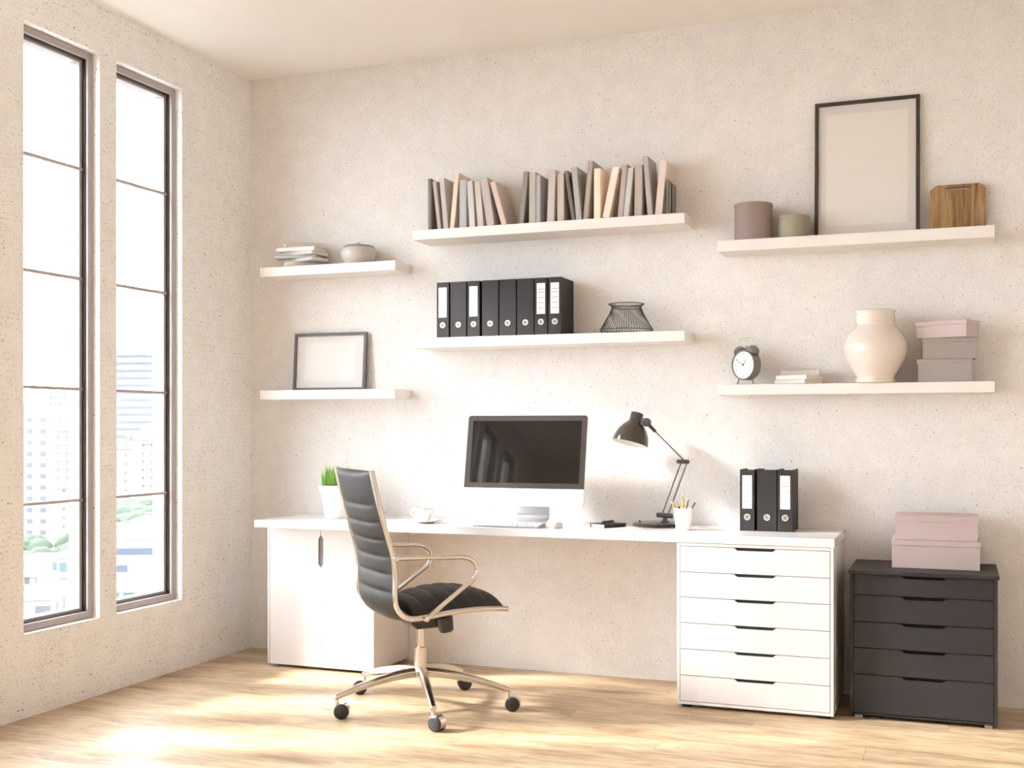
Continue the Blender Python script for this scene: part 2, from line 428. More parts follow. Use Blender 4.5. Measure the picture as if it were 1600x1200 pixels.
t = thing('drawer_cabinet', 'dark charcoal five-drawer cabinet standing right of the desk', 'drawer unit', (3.472, -0.004, 0), 0)
W_, D_, Z0, Z1 = 0.616, 0.452, 0.016, 0.651
b = MB()
b.box(0, 0.014, -D_, 0, Z0, Z1); b.box(W_ - 0.014, W_, -D_, 0, Z0, Z1)
b.box(0.014, W_ - 0.014, -D_ + 0.004, 0, Z0, Z0 + 0.01)
b.box(0.014, W_ - 0.014, -0.01, 0, Z0 + 0.01, Z1)
b.build('body', M['char'], t, bevel=0.0015)
MB().box(-0.007, W_ + 0.007, -D_ - 0.012, 0, Z1, Z1 + 0.017).build('top', M['char'], t, bevel=0.002)
zz = [0.651, 0.558, 0.437, 0.319, 0.200, 0.027]
for k in range(5):
    zt, zb = zz[k] - 0.002, zz[k + 1] + 0.0015
    dr = MB().prism(notch_poly(0.016, W_ - 0.016, zb, zt, 0.219, 0.236, 0.393, 0.411, 0.013), 'y', -D_ + 0.001, -D_ + 0.018).build('drawer', M['char'], t, bevel=0.001)
    MB().box(0.2, 0.43, -D_ + 0.021, -D_ + 0.025, zt - 0.03, zt - 0.0005).build('darkened_backing', M['recess_shade_black'], dr)  # black strip painted as the shade behind the notch
for x in (0.02, W_ - 0.052):
    for y in (-D_ + 0.02, -0.06):
        MB().box(x, x + 0.032, y, y + 0.03, 0, Z0).build('foot', M['foot_grey'], t)

t = thing('storage_cabinet', 'white two-door cabinet under the left end of the desk', 'cabinet', (0.386, -0.002, 0), 0)
W_, D_, Z0, Z1 = 0.655, 0.400, 0.016, 0.771
b = MB()
b.box(0, 0.013, -D_ - 0.018, 0, Z0, Z1); b.box(W_ - 0.013, W_, -D_, 0, Z0, Z1)
b.box(0.013, W_ - 0.013, -D_, 0, Z0, Z0 + 0.014); b.box(0.013, W_ - 0.013, -D_, 0, Z1 - 0.014, Z1)
b.box(0.013, W_ - 0.013, -0.01, 0, Z0 + 0.014, Z1 - 0.014)
b.build('body', M['white'], t, bevel=0.0015)
sx = 0.334; hz0, hz1, hx = 0.554, 0.730, 0.0155
for s in (-1, 1):
    if s < 0: poly = [(0.015, Z0), (sx - 0.001, Z0), (sx - 0.001, hz0), (sx - hx, hz0 + 0.02), (sx - hx, hz1 - 0.02), (sx - 0.001, hz1), (sx - 0.001, Z1 - 0.002), (0.015, Z1 - 0.002)]
    else: poly = [(W_, Z0), (sx + 0.001, Z0), (sx + 0.001, hz0), (sx + hx, hz0 + 0.02), (sx + hx, hz1 - 0.02), (sx + 0.001, hz1), (sx + 0.001, Z1 - 0.002), (W_, Z1 - 0.002)]
    d = MB().prism(poly, 'y', -D_ - 0.018, -D_ - 0.001).build('door', M['white'], t, bevel=0.001)
    MB().box(min(sx, sx + s * 0.019), max(sx, sx + s * 0.019), -D_ - 0.010, -D_ - 0.004, hz0 - 0.004, hz1 + 0.004).build('darkened_backing', M['handle_grey'], d)
for x in (0.02, W_ - 0.05):
    for y in (-D_ + 0.01, -0.06):
        MB().box(x, x + 0.03, y, y + 0.03, 0, Z0).build('foot', M['foot_grey'], t)

# ------------------------------------------------------------------ books
def make_book(t_, h, d, cover, label, group, M4=None):
    """upright book: spine faces -y, cover wraps pages; x 0..t, z 0..h"""
    r = bpy.data.objects.new('book', None); COL.objects.link(r); tag(r, label, 'book', group)
    c = 0.0025 if t_ > 0.012 else 0.0012
    cb = MB(); cb.box(0, c, 0, d, 0, h); cb.box(t_ - c, t_, 0, d, 0, h); cb.box(c, t_ - c, 0, c, 0, h)
    cb.build('cover', cover, r, bevel=min(0.0015, c * 0.5))
    MB().box(c, t_ - c, c, d - 0.004, 0.003, h - 0.003).build('pages', M['pages'], r)
    return r

BK = [  # x bottom-left, bottom-right, top-left, top-right, z top, colour, description
 (1.263, 1.281, 1.263, 1.278, 2.658, (118, 108, 102), 'dark grey thin book at the left end of the long book row'),
 (1.319, 1.340, 1.282, 1.315, 2.641, (170, 154, 138), 'thin tan-grey book leaning on the leftmost dark book of the row'),
 (1.352, 1.381, 1.323, 1.359, 2.655, (168, 163, 158), 'pale grey book leaning left, third from the row\'s left end'),
 (1.387, 1.413, 1.416, 1.443, 2.678, (216, 184, 152), 'thin sand-coloured book leaning right, taller than its left neighbours'),
 (1.443, 1.485, 1.445, 1.487, 2.638, (156, 156, 160), 'blue-grey upright book just right of the leaning sand-coloured book'),
 (1.504, 1.537, 1.491, 1.520, 2.627, (182, 179, 172), 'light grey book leaning on the blue-grey upright book'),
 (1.547, 1.583, 1.530, 1.558, 2.625, (188, 172, 158), 'beige book leaning left between light grey and mauve books'),
 (1.604, 1.648, 1.564, 1.606, 2.634, (172, 156, 152), 'mauve book leaning left, beside the book at the gap'),
 (1.684, 1.715, 1.619, 1.645, 2.612, (198, 166, 150), 'dusty pink book leaning furthest left, beside the gap in the row'),
 (1.782, 1.809, 1.811, 1.837, 2.653, (128, 120, 112), 'dark grey book leaning right, first one after the gap'),
 (1.841, 1.878, 1.844, 1.878, 2.646, (166, 156, 142), 'taupe upright book right of the dark grey book past the gap'),
 (1.8785, 1.903, 1.879, 1.905, 2.629, (156, 154, 156), 'cool grey upright book pressed against the taupe upright book'),
 (1.939, 1.978, 1.951, 1.988, 2.650, (182, 162, 154), 'rosy beige book leaning slightly right in the middle of the row'),
 (1.993, 2.031, 1.993, 2.029, 2.631, (184, 166, 150), 'warm beige upright book left of the thin dark brown book'),
 (2.073, 2.093, 2.032, 2.053, 2.639, (112, 96, 88), 'thin dark brown book leaning left in the middle of the row'),
 (2.098, 2.128, 2.070, 2.101, 2.654, (160, 155, 149), 'grey book leaning left against the thin dark brown book'),
 (2.136, 2.162, 2.162, 2.191, 2.679, (156, 138, 122), 'tall brown-grey book leaning right behind the bright peach book'),
 (2.193, 2.228, 2.193, 2.228, 2.639, (240, 196, 164), 'bright peach upright book, the most orange of the row'),
 (2.236, 2.274, 2.283, 2.332, 2.635, (224, 196, 172), 'pale peach book leaning right beside the bright peach book'),
 (2.316, 2.344, 2.340, 2.372, 2.647, (168, 150, 143), 'mauve-grey book leaning right beside the pale peach book'),
 (2.347, 2.376, 2.373, 2.402, 2.627, (178, 173, 166), 'light grey book leaning right against the mauve-grey book'),
 (2.404, 2.444, 2.406, 2.446, 2.641, (168, 150, 132), 'tan upright book left of the tallest grey book'),
 (2.473, 2.499, 2.448, 2.475, 2.679, (158, 153, 147), 'tallest grey book leaning left near the row\'s right end'),
 (2.509, 2.546, 2.534, 2.570, 2.651, (204, 180, 165), 'pinkish beige book leaning right near the row\'s right end'),
 (2.572, 2.581, 2.572, 2.581, 2.553, (112, 104, 94), 'small dark thin book touching the pinkish beige leaning book'),
 (2.585, 2.593, 2.585, 2.593, 2.541, (108, 100, 92), 'small dark thin book, second from the row\'s right end'),
 (2.597, 2.603, 2.597, 2.603, 2.531, (104, 96, 88), 'smallest thin dark book at the right end of the row'),
]
ST = 2.373
def pale(c):
    m = sum(c) / 3.0
    return tuple(m + (x - m) * 0.62 + 8 for x in c)
for i, (bl, br, tl, tr, zt, colr, lab) in enumerate(BK):
    h = zt - 2.381
    lean = math.atan2(((tl + tr) - (bl + br)) / 2, h)
    hb = h / math.cos(lean)
    tk = (br - bl) * math.cos(lean)
    colr = pale(colr); mat = mat_noisy('book_cloth', rgb(*colr, k=1.25), 0.65, 0.05, 300)
    dep = random.uniform(0.165, 0.19); yf = -0.213 + random.uniform(-0.006, 0.006)
    if i > 23: dep = 0.07
    r = make_book(tk, hb, dep, mat, lab, 'upright books on the long top shelf')
    pivot_x = br if lean > 0 else bl
    px0 = tk if lean > 0 else 0.0
    R = Matrix.Rotation(lean, 4, 'Y')
    off = R @ Vector((px0, 0, 0))
    r.rotation_euler = (0, lean, 0)
    r.location = (pivot_x - off.x, yf, ST + 0.0003 - off.z)

def flat_book(loc, rz, w_, d_, th, colr, label, group, tilt=0.0):
    """book lying flat: spine along local -x side"""
    r = bpy.data.objects.new('book', None); COL.objects.link(r); tag(r, label, 'book', group)
    r.location = loc; r.rotation_euler = (tilt, 0, rz)
    colr = pale(colr); mat = mat_noisy('book_cloth', rgb(*colr, k=1.25), 0.65, 0.05, 300)
    c = 0.0025
    cb = MB(); cb.box(-w_ / 2, w_ / 2, -d_ / 2, d_ / 2, 0, c); cb.box(-w_ / 2, w_ / 2, -d_ / 2, d_ / 2, th - c, th); cb.box(-w_ / 2, w_ / 2, -d_ / 2, -d_ / 2 + c, c, th - c)
    cb.build('cover', mat, r, bevel=0.001)
    MB().box(-w_ / 2 + 0.004, w_ / 2 - 0.004, -d_ / 2 + c, d_ / 2 - 0.004, c, th - c).build('pages', M['pages'], r)
    return r

g = 'flat stacked books on the small shelf'
z = 2.2249
for rz, w_, th, cx_, cy_, colr, lab in (
    (0.75, 0.215, 0.027, 0.425, -0.110, (205, 188, 170), 'thick beige book at the bottom of the flat stack'),
    (-0.30, 0.27, 0.018, 0.435, -0.115, (176, 174, 174), 'thin grey book lying second from the stack\'s bottom'),
    (0.16, 0.25, 0.019, 0.405, -0.110, (160, 158, 160), 'blue-grey book lying third from the stack\'s bottom'),
    (-0.14, 0.21, 0.022, 0.440, -0.105, (190, 180, 168), 'short taupe book lying third from the stack\'s top'),
    (0.05, 0.24, 0.021, 0.415, -0.112, (222, 212, 200), 'cream book lying just beneath the top of the stack'),
    (0.72, 0.225, 0.029, 0.432, -0.112, (184, 170, 158), 'thick taupe-grey book lying on top of the flat stack')):
    flat_book((cx_, cy_, z), rz, w_, 0.155 if abs(rz) < 0.2 else (0.105 if rz > 0.5 else 0.13), th, colr, lab, g)
    z += th + 0.0003

g = 'flat books beside the alarm clock'
flat_book((3.203, -0.112, 1.521), -0.56, 0.185, 0.14, 0.021, (186, 176, 172), 'greyish mauve book lying flat on the shelf under the cream book', g)
flat_book((3.208, -0.112, 1.5423), -0.52, 0.180, 0.14, 0.021, (214, 196, 172), 'cream book lying on the greyish mauve book beside the clock', g)
flat_book((3.212, -0.075, 1.5636), -0.06, 0.185, 0.090, 0.026, (178, 164, 156), 'small taupe book on top of the flat books beside the clock', g)
tag(MB().lathe([(0, 0), (0.0042, 0), (0.0042, 0.008), (0.0028, 0.011), (0.0028, 0.03), (0.0036, 0.034), (0, 0.037)], 14).build('peg', M['paper'], loc=(3.128, -0.105, 1.5637)),
    'tiny white peg standing on the cream flat book', 'ornament')

# ------------------------------------------------------------------ binders
def make_binder(wd, h, d, labelled):
    r = bpy.data.objects.new('ring_binder', None); COL.objects.link(r); r['category'] = 'binder'
    c = 0.003
    b = MB()
    b.prism([(0, 0), (wd, 0), (wd, d), (wd - c, d), (wd - c, c), (c, c), (c, d), (0, d)], 'z', 0, h)
    b.build('cover', M['binder'], r, bevel=0.0008)
    MB().box(wd - c - 0.012, wd - c, 0.02, d - 0.05, 0.02, h * 0.55).build('ring_mechanism', M['binder_in'], r)
    zc = h * 0.226
    ring = MB()
    pr = [(0.0105, 0.0), (0.0155, 0.0), (0.0155, 0.002), (0.0105, 0.002)]
    m0 = ring.mark(); ring.lathe(pr + [pr[0]], 28); ring.xf(m0, Matrix.Translation((wd / 2, 0, zc)) @ Matrix.Rotation(PI / 2, 4, 'X'))
    ro = ring.build('finger_ring', M['chrome2'], r)
    hole = MB(); m0 = hole.mark(); hole.lathe([(0, 0.0005), (0.0106, 0.0005), (0.0106, 0.001), (0, 0.001)], 24)
    hole.xf(m0, Matrix.Translation((wd / 2, 0, zc)) @ Matrix.Rotation(PI / 2, 4, 'X')); hole.build('ring_hole', M['bowl_rim'], ro)
    if labelled:
        L = MB(); lw = wd * 0.66; x0 = (wd - lw) / 2; lz0, lz1 = h * 0.365, h * 0.905
        L.mi = 0; L.box(x0, x0 + lw, -0.0008, 0, lz0, lz1); L.mi = 1
        for fr in (0.80, 0.70, 0.53, 0.36, 0.19):
            zl = lz0 + (lz1 - lz0) * fr
            L.box(x0 + lw * 0.12, x0 + lw * 0.88, -0.0012, -0.0007, zl - 0.0012, zl + 0.0012)
        L.build('spine_label', [M['paper'], M['ink']], r)
    return r
BH = 0.296
proto_l = make_binder(0.070, BH, 0.208, True); proto_p = make_binder(0.092, BH, 0.208, False)
used = set()
def put_binder(proto, x, y, z, label, group, sx=1.0):
    o = proto if proto.name not in used else copy_tree(proto)
    used.add(proto.name)
    o.location = (x, y, z); o['label'] = label; o['group'] = group
    return o
g = 'black binders on the lower long shelf'
for kind, x, lab in (
    ('l', 1.315, 'black binder with white spine label at the left end of the shelf row'),
    ('p', 1.395, 'plain black binder between the two leftmost labelled binders'),
    ('l', 1.494, 'black binder with white label standing between plain binders on the shelf'),
    ('p', 1.578, 'plain black binder, first right of the isolated labelled binder'),
    ('p', 1.677, 'plain black binder in the middle of the three plain ones on the shelf'),
    ('p', 1.776, 'plain black binder touching the pair of labelled binders on the right'),
    ('l', 1.873, 'labelled black binder second from the right end of the shelf row'),
    ('l', 1.949, 'labelled black binder at the right end of the shelf row')):
    put_binder(proto_l if kind == 'l' else proto_p, x, -0.22, 1.7913, lab, g)
g = 'black binders standing on the desk'
put_binder(proto_l, 2.942, -0.256, DZ + 0.0003, 'labelled black binder on the desk, nearest the pencil cup', g)
put_binder(proto_p, 3.025, -0.256, DZ + 0.0003, 'plain black binder standing between labelled binders on the desk', g)
put_binder(proto_l, 3.122, -0.256, DZ + 0.0003, 'labelled black binder at the right of the desk, nearest the desk end', g)

# ------------------------------------------------------------------ wire basket
t = thing('wire_basket', 'black wire basket standing on the shelf right of the binders', 'basket', (2.338, -0.118, 1.7915))
def bas_r(k):
    pts = [(0.0, 0.122), (0.008, 0.132), (0.016, 0.136), (0.10, 0.088), (0.132, 0.075), (0.142, 0.078), (0.150, 0.092)]
    for (z0, r0), (z1, r1) in zip(pts, pts[1:]):
        if k <= z1: return r0 + (r1 - r0) * (k - z0) / (z1 - z0)
    return pts[-1][1]
prof = [0.0, 0.006, 0.012, 0.018, 0.05, 0.10, 0.132, 0.140, 0.150]
for k in range(56):
    a = 2 * PI * k / 56; tw = 0.10
    MB().tube([(bas_r(z) * math.cos(a + tw * z / 0.15), bas_r(z) * math.sin(a + tw * z / 0.15), z + 0.002) for z in prof], 0.0011, 5).build('wire', M['wire'], t)
for rr, zz_ in ((0.122, 0.002), (0.136, 0.018), (0.075, 0.134), (0.092, 0.152)):
    MB().tube([(rr * math.cos(2 * PI * k / 48), rr * math.sin(2 * PI * k / 48), zz_) for k in range(48)], 0.0018, 6, closed=True).build('hoop', M['wire'], t)

# ------------------------------------------------------------------ lidded bowl
t = thing('lidded_bowl', 'round grey ceramic bowl with lid beside the flat book stack', 'bowl', (0.7815, -0.105, 2.2247))
MB().lathe([(0, 0), (0.068, 0), (0.075, 0.006), (0.092, 0.028), (0.1005, 0.052), (0.098, 0.074), (0.088, 0.092), (0.084, 0.096), (0.08, 0.096), (0.08, 0.09), (0, 0.085)], 56).build('bowl_body', M['bowl'], t)
ld = MB().lathe([(0, 0.094), (0.087, 0.094), (0.0885, 0.098), (0.086, 0.103), (0.06, 0.110), (0.03, 0.114), (0, 0.116)], 56).build('lid', M['bowl_rim'], t)
MB().lathe([(0, 0.112), (0.007, 0.114), (0.006, 0.118), (0.009, 0.121), (0.008, 0.124), (0, 0.126)], 20).build('knob', M['bowl'], ld)

# ------------------------------------------------------------------ picture frames
def picture(x0, x1, z0, z1, y_front, fw, mx, mz, lean, fmat, label):
    t = thing('picture_frame', label, 'picture frame', ((x0 + x1) / 2, y_front, z0))
    t.rotation_euler = (-lean, 0, 0)
    w2, h = (x1 - x0) / 2, (z1 - z0) / math.cos(lean); dp = 0.018
    f = MB()
    f.box(-w2, w2, 0, dp, 0, fw); f.box(-w2, w2, 0, dp, h - fw, h); f.box(-w2, -w2 + fw, 0, dp, fw, h - fw); f.box(w2 - fw, w2, 0, dp, fw, h - fw)
    f.build('frame', fmat, t, bevel=0.001)
    MB().box(-w2 + fw, w2 - fw, 0.010, 0.012, fw, h - fw).build('mat_board', M['mat'], t)
    MB().box(-w2 + mx, w2 - mx, 0.0085, 0.0098, mz, h - mz).build('print', M['print'], t)
    MB().box(-w2 + fw, w2 - fw, 0.005, 0.0062, fw, h - fw).build('glass', M['pglass'], t)
    return t
picture(3.270, 3.758, 2.2295, 2.905, -0.052, 0.0175, 0.054, 0.064, 0.048, M['black_frame'], 'large upright black picture frame with blank print on the top right shelf')
picture(0.316, 0.787, 1.5223, 1.856, -0.050, 0.0165, 0.070, 0.056, 0.075, M['grey_frame'], 'small landscape dark grey picture frame standing on the lower left shelf')

# ------------------------------------------------------------------ round boxes, cutting board
def round_box(x, y, z, r, h, lid, mat, label):
    t = thing('round_box', label, 'box', (x, y, z), 0, 'round lidded boxes on the top right shelf')
    MB().lathe([(0, 0), (r - 0.002, 0), (r - 0.002, h - 0.003), (0, h - 0.003)], 56).build('body', mat, t)
    MB().lathe([(r - 0.002, h - lid), (r + 0.001, h - lid), (r + 0.001, h - 0.001), (r, h), (0, h)], 56).build('lid', mat, t)
round_box(2.982, -0.105, 2.2293, 0.0935, 0.183, 0.013, M['mauve'], 'taller mauve-brown round box with lid on the shelf')
round_box(3.178, -0.105, 2.2293, 0.0755, 0.111, 0.015, M['olive'], 'shorter olive-grey round box with lid beside the large frame')

t = thing('cutting_board', 'wooden cutting board with slot handle leaning on the wall', 'cutting board', (3.926, -0.060, 2.2295))
t.rotation_euler = (-0.10, 0, 0)
w2, h = 0.122, 0.228
bm_ = MB()
outl = [(-w2, 0), (w2, 0), (w2, h - 0.024), (w2 - 0.008, h - 0.010), (w2 - 0.026, h), (-w2 + 0.032, h), (-w2 + 0.010, h - 0.012), (-w2, h - 0.024)]
slot = [(-0.056, h - 0.026), (0.056, h - 0.026), (0.056, h - 0.014), (-0.056, h - 0.014)]
# ring of quads/tri around the slot, built as separate convex slabs
bm_.prism([(-w2, 0), (w2, 0), (w2, h - 0.026), (-w2, h - 0.026)], 'y', 0, 0.016)
bm_.prism([(-w2, h - 0.026), (-0.056, h - 0.026), (-0.056, h - 0.014), (-w2 + 0.009, h - 0.014), (-w2, h - 0.024)], 'y', 0, 0.016)
bm_.prism([(0.056, h - 0.026), (w2, h - 0.026), (w2, h - 0.024), (w2 - 0.006, h - 0.014), (0.056, h - 0.014)], 'y', 0, 0.016)
bm_.prism([(-w2 + 0.009, h - 0.014), (w2 - 0.006, h - 0.014), (w2 - 0.026, h), (-w2 + 0.032, h)], 'y', 0, 0.016)
bm_.build('board', M['board'], t)

# ------------------------------------------------------------------ storage boxes
def card_box(loc, rz, w_, d_, h, lid, mat, label, group):
    t = thing('storage_box', label, 'box', loc, rz, group)
    MB().box(-w_ / 2 + 0.004, w_ / 2 - 0.004, -d_ / 2 + 0.004, d_ / 2 - 0.004, 0, h - 0.002).build('body', mat, t, bevel=0.0012)
    l = MB(); c = 0.0018
    l.box(-w_ / 2, w_ / 2, -d_ / 2, -d_ / 2 + c, h - lid, h - c); l.box(-w_ / 2, w_ / 2, d_ / 2 - c, d_ / 2, h - lid, h - c)
    l.box(-w_ / 2, -w_ / 2 + c, -d_ / 2 + c, d_ / 2 - c, h - lid, h - c); l.box(w_ / 2 - c, w_ / 2, -d_ / 2 + c, d_ / 2 - c, h - lid, h - c)
    l.box(-w_ / 2, w_ / 2, -d_ / 2, d_ / 2, h - c, h)
    l.build('lid', mat, t, bevel=0.0008)
g = 'boxes stacked beside the vase'
card_box((3.868, -0.098, 1.5208), 0.03, 0.242, 0.145, 0.107, 0.021, M['grey_card'], 'grey lidded box at the bottom of the shelf stack', g)
card_box((3.888, -0.093, 1.6282), 0.02, 0.238, 0.140, 0.097, 0.019, M['grey_card'], 'grey lidded box in the middle of the shelf stack', g)
card_box((3.882, -0.124, 1.7256), -0.40, 0.245, 0.150, 0.078, 0.021, M['pink'], 'pink lidded box turned askew on top of the grey boxes', g)
g = 'pink boxes on the charcoal cabinet'
card_box((3.832, -0.185, 0.6684), 0.0, 0.383, 0.245, 0.128, 0.0235, M['pink'], 'larger pink lidded box lying directly on the charcoal cabinet', g)
card_box((3.836, -0.175, 0.7968), 0.0, 0.358, 0.225, 0.112, 0.027, M['pink'], 'smaller pink lidded box on top of the larger pink box', g)

# ------------------------------------------------------------------ vase
t = tag(MB().lathe([(0, 0), (0.086, 0), (0.090, 0.004), (0.090, 0.014), (0.086, 0.019), (0.085, 0.024), (0.094, 0.040), (0.116, 0.075), (0.138, 0.115), (0.1465, 0.155), (0.144, 0.185), (0.132, 0.218), (0.112, 0.246), (0.094, 0.265), (0.087, 0.276), (0.087, 0.284),
     (0.091, 0.289), (0.091, 0.294), (0.088, 0.298), (0.088, 0.303), (0.0915, 0.307), (0.0915, 0.312), (0.0885, 0.317), (0.088, 0.330), (0.0935, 0.337), (0.094, 0.341), (0.090, 0.343), (0.084, 0.341), (0.08, 0.32), (0.08, 0.28), (0.10, 0.23), (0.13, 0.15), (0.08, 0.03), (0, 0.028)], 72)
     .build('vase', M['vase'], loc=(3.562, -0.148, 1.5208), angle=60), 'big glossy cream vase with ringed neck on the shelf', 'vase')
t.scale = (1, 1, 1)

# ------------------------------------------------------------------ alarm clock
t = thing('alarm_clock', 'grey twin-bell alarm clock at the left end of the shelf', 'clock', (2.950, -0.115, 1.5208), math.radians(-32))
R_ = 0.075; zc = 0.098; rx = Matrix.Rotation(PI / 2, 4, 'X')
def lat_y(prof, n, c):
    mb = MB(); m0 = mb.mark(); mb.lathe(prof, n); mb.xf(m0, Matrix.Translation(c) @ rx); return mb
# after rx, lathe +z points to -y (front)
lat_y([(0, -0.03), (R_ - 0.008, -0.03), (R_, -0.022), (R_, 0.024), (R_ - 0.002, 0.028), (R_ - 0.006, 0.028), (R_ - 0.008, 0.022), (0, 0.022)], 48, (0, 0, zc)).build('case', M['clock'], t)
dl = lat_y([(0, 0.0225), (R_ - 0.009, 0.0225), (R_ - 0.009, 0.0235), (0, 0.0235)], 48, (0, 0, zc)).build('dial', M['clock_dial'], t)
def txt(s, size, x, z, y, parent):
    cu = bpy.data.curves.new('numeral', 'FONT'); cu.body = s; cu.size = size; cu.align_x = 'CENTER'; cu.align_y = 'CENTER'; cu.extrude = 0.0002
    tmp = bpy.data.objects.new('tmp', cu); COL.objects.link(tmp)
    dg = bpy.context.evaluated_depsgraph_get(); me = bpy.data.meshes.new_from_object(tmp.evaluated_get(dg))
    bpy.data.objects.remove(tmp); bpy.data.curves.remove(cu)
    me.materials.clear(); me.materials.append(M['clock_ink']); me.name = 'numeral'
    o = bpy.data.objects.new('numeral', me); COL.objects.link(o); o.parent = parent; o.location = (x, y, z); o.rotation_euler = (PI / 2, 0, 0)
for k in range(1, 13):
    a = PI / 2 - 2 * PI * k / 12
    txt(str(k), 0.0135, 0.054 * math.cos(a), zc + 0.054 * math.sin(a), -0.0238, dl)
def hand(name, ang, ln, wd):
    a = PI / 2 - ang
    MB().prism([(-wd, -0.006), (wd, -0.006), (wd * 0.6, ln), (-wd * 0.6, ln)], 'y', -0.0262, -0.0252).build(name, M['clock_ink'], t, loc=(0, 0, zc), rot=(0, -(a - PI / 2), 0))
hand('hour_hand', 2 * PI * (1 + 0.0) / 12 + 0.14, 0.034, 0.0018); hand('minute_hand', 2 * PI * 50.5 / 60, 0.052, 0.0014)
lat_y([(0, 0.0235), (0.004, 0.0235), (0.004, 0.027), (0, 0.0275)], 16, (0, 0, zc)).build('hand_pin', M['clock_ink'], t)
for s in (-1, 1):
    bl = MB(); m0 = bl.mark()
    bl.lathe([(0.030, 0), (0.0308, 0.003), (0.029, 0.012), (0.023, 0.021), (0.013, 0.027), (0.004, 0.029), (0, 0.029)], 28)
    bl.lathe([(0.030, 0), (0.028, 0.002), (0.0, 0.018)], 28)
    bl.xf(m0, Matrix.Translation((s * 0.042, 0, zc + 0.066)) @ Matrix.Rotation(s * 0.52, 4, 'Y'))
    bl.build('bell', M['clock'], t)
    MB().cyl((s * 0.035, 0, zc + 0.060), (s * 0.046, 0, zc + 0.076), 0.003, 10).build('bell_post', M['clock'], t)
    MB().tube([(s * 0.040, -0.006, zc - 0.062), (s * 0.052, -0.008, 0.002)], [0.004, 0.0028], 10).build('foot', M['clock'], t)
MB().tube(catmull([(-0.052, 0, zc + 0.088), (-0.046, 0, zc + 0.118), (-0.036, 0, zc + 0.130), (0, 0, zc + 0.132), (0.036, 0, zc + 0.130), (0.046, 0, zc + 0.118), (0.052, 0, zc + 0.088)], 5), 0.0014, 8).build('carry_handle', M['chrome'], t)
MB().box(-0.004, 0.004, -0.003, 0.003, zc + 0.072, zc + 0.096).build('hammer', M['clock'], t)

# ------------------------------------------------------------------ monitor
t = thing('computer_monitor', 'large silver desktop monitor with dark screen on the desk', 'monitor', (1.829, -0.250, DZ + 0.0003), math.radians(1.7))
tilt = math.radians(11.1); MW, MH = 0.656, 0.477; chin = 0.092
def rr(x0, x1, z0, z1, r, n=6):
    out = []
    for cx_, cz_, a0 in ((x1 - r, z1 - r, 0), (x0 + r, z1 - r, PI / 2), (x0 + r, z0 + r, PI), (x1 - r, z0 + r, 1.5 * PI)):
        for k in range(n + 1): out.append((cx_ + r * math.cos(a0 + PI / 2 * k / n), cz_ + r * math.sin(a0 + PI / 2 * k / n)))
    return out
zc0 = 1.139 - DZ
rot = (-tilt, 0, 0)
body = MB(); body.prism(rr(-MW / 2, MW / 2, -MH / 2, MH / 2, 0.016), 'y', 0.0, 0.014)
body.build('casing', M['alu_white'], t, loc=(0, 0, zc0), rot=rot, bevel=0.002)
bk = MB(); V = bk.grid(lambda u, v: (MW * 0.47 * math.cos(2 * PI * u) * (1 - v) ** 0.5, 0.012 + 0.028 * math.sin(v * PI / 2), MH * 0.46 * math.sin(2 * PI * u) * (1 - v) ** 0.5), 40, 8, closed_u=True)
bk.build('back_shell', M['alu_white'], t, loc=(0, 0, zc0), rot=rot)
poly = [p for p in rr(-MW / 2 + 0.001, MW / 2 - 0.001, -MH / 2 + 0.001, MH / 2 - 0.001, 0.015) if p[1] > -MH / 2 + chin]
poly = [(MW / 2 - 0.001, -MH / 2 + chin)] + poly + [(-MW / 2 + 0.001, -MH / 2 + chin)]
gl = MB(); gl.prism(poly, 'y', -0.0012, 0.0)
glo = gl.build('front_glass', M['bezel'], t, loc=(0, 0, zc0), rot=rot)
MB().prism([(-MW / 2 + 0.03, -MH / 2 + chin + 0.028), (MW / 2 - 0.03, -MH / 2 + chin + 0.028), (MW / 2 - 0.03, MH / 2 - 0.029), (-MW / 2 + 0.03, MH / 2 - 0.029)], 'y', -0.0016, -0.0011).build('screen', M['screen'], t, loc=(0, 0, zc0), rot=rot)
# stand: foot curving up into a neck behind the panel
st = MB(); path = [(-0.055, 0.004), (0.03, 0.004), (0.10, 0.006), (0.135, 0.02), (0.142, 0.05), (0.125, 0.11), (0.10, 0.17), (0.08, 0.235)]
path = [(p[0], p[1]) for p in catmull([(a, b, 0) for a, b in path], 5)]
hw = 0.092
pts = path; up_, dn = [], []
for i, (y, z) in enumerate(pts):
    a = pts[max(i - 1, 0)]; b_ = pts[min(i + 1, len(pts) - 1)]
    n = Vector((-(b_[1] - a[1]), b_[0] - a[0])).normalized() * 0.0035
    up_.append((y + n.x, max(z + n.y, 0.0))); dn.append((y - n.x, max(z - n.y, 0.0)))
st.prism(up_ + dn[::-1], 'x', -hw, hw)
st.build('stand', M['alu'], t, bevel=0.001, angle=50)

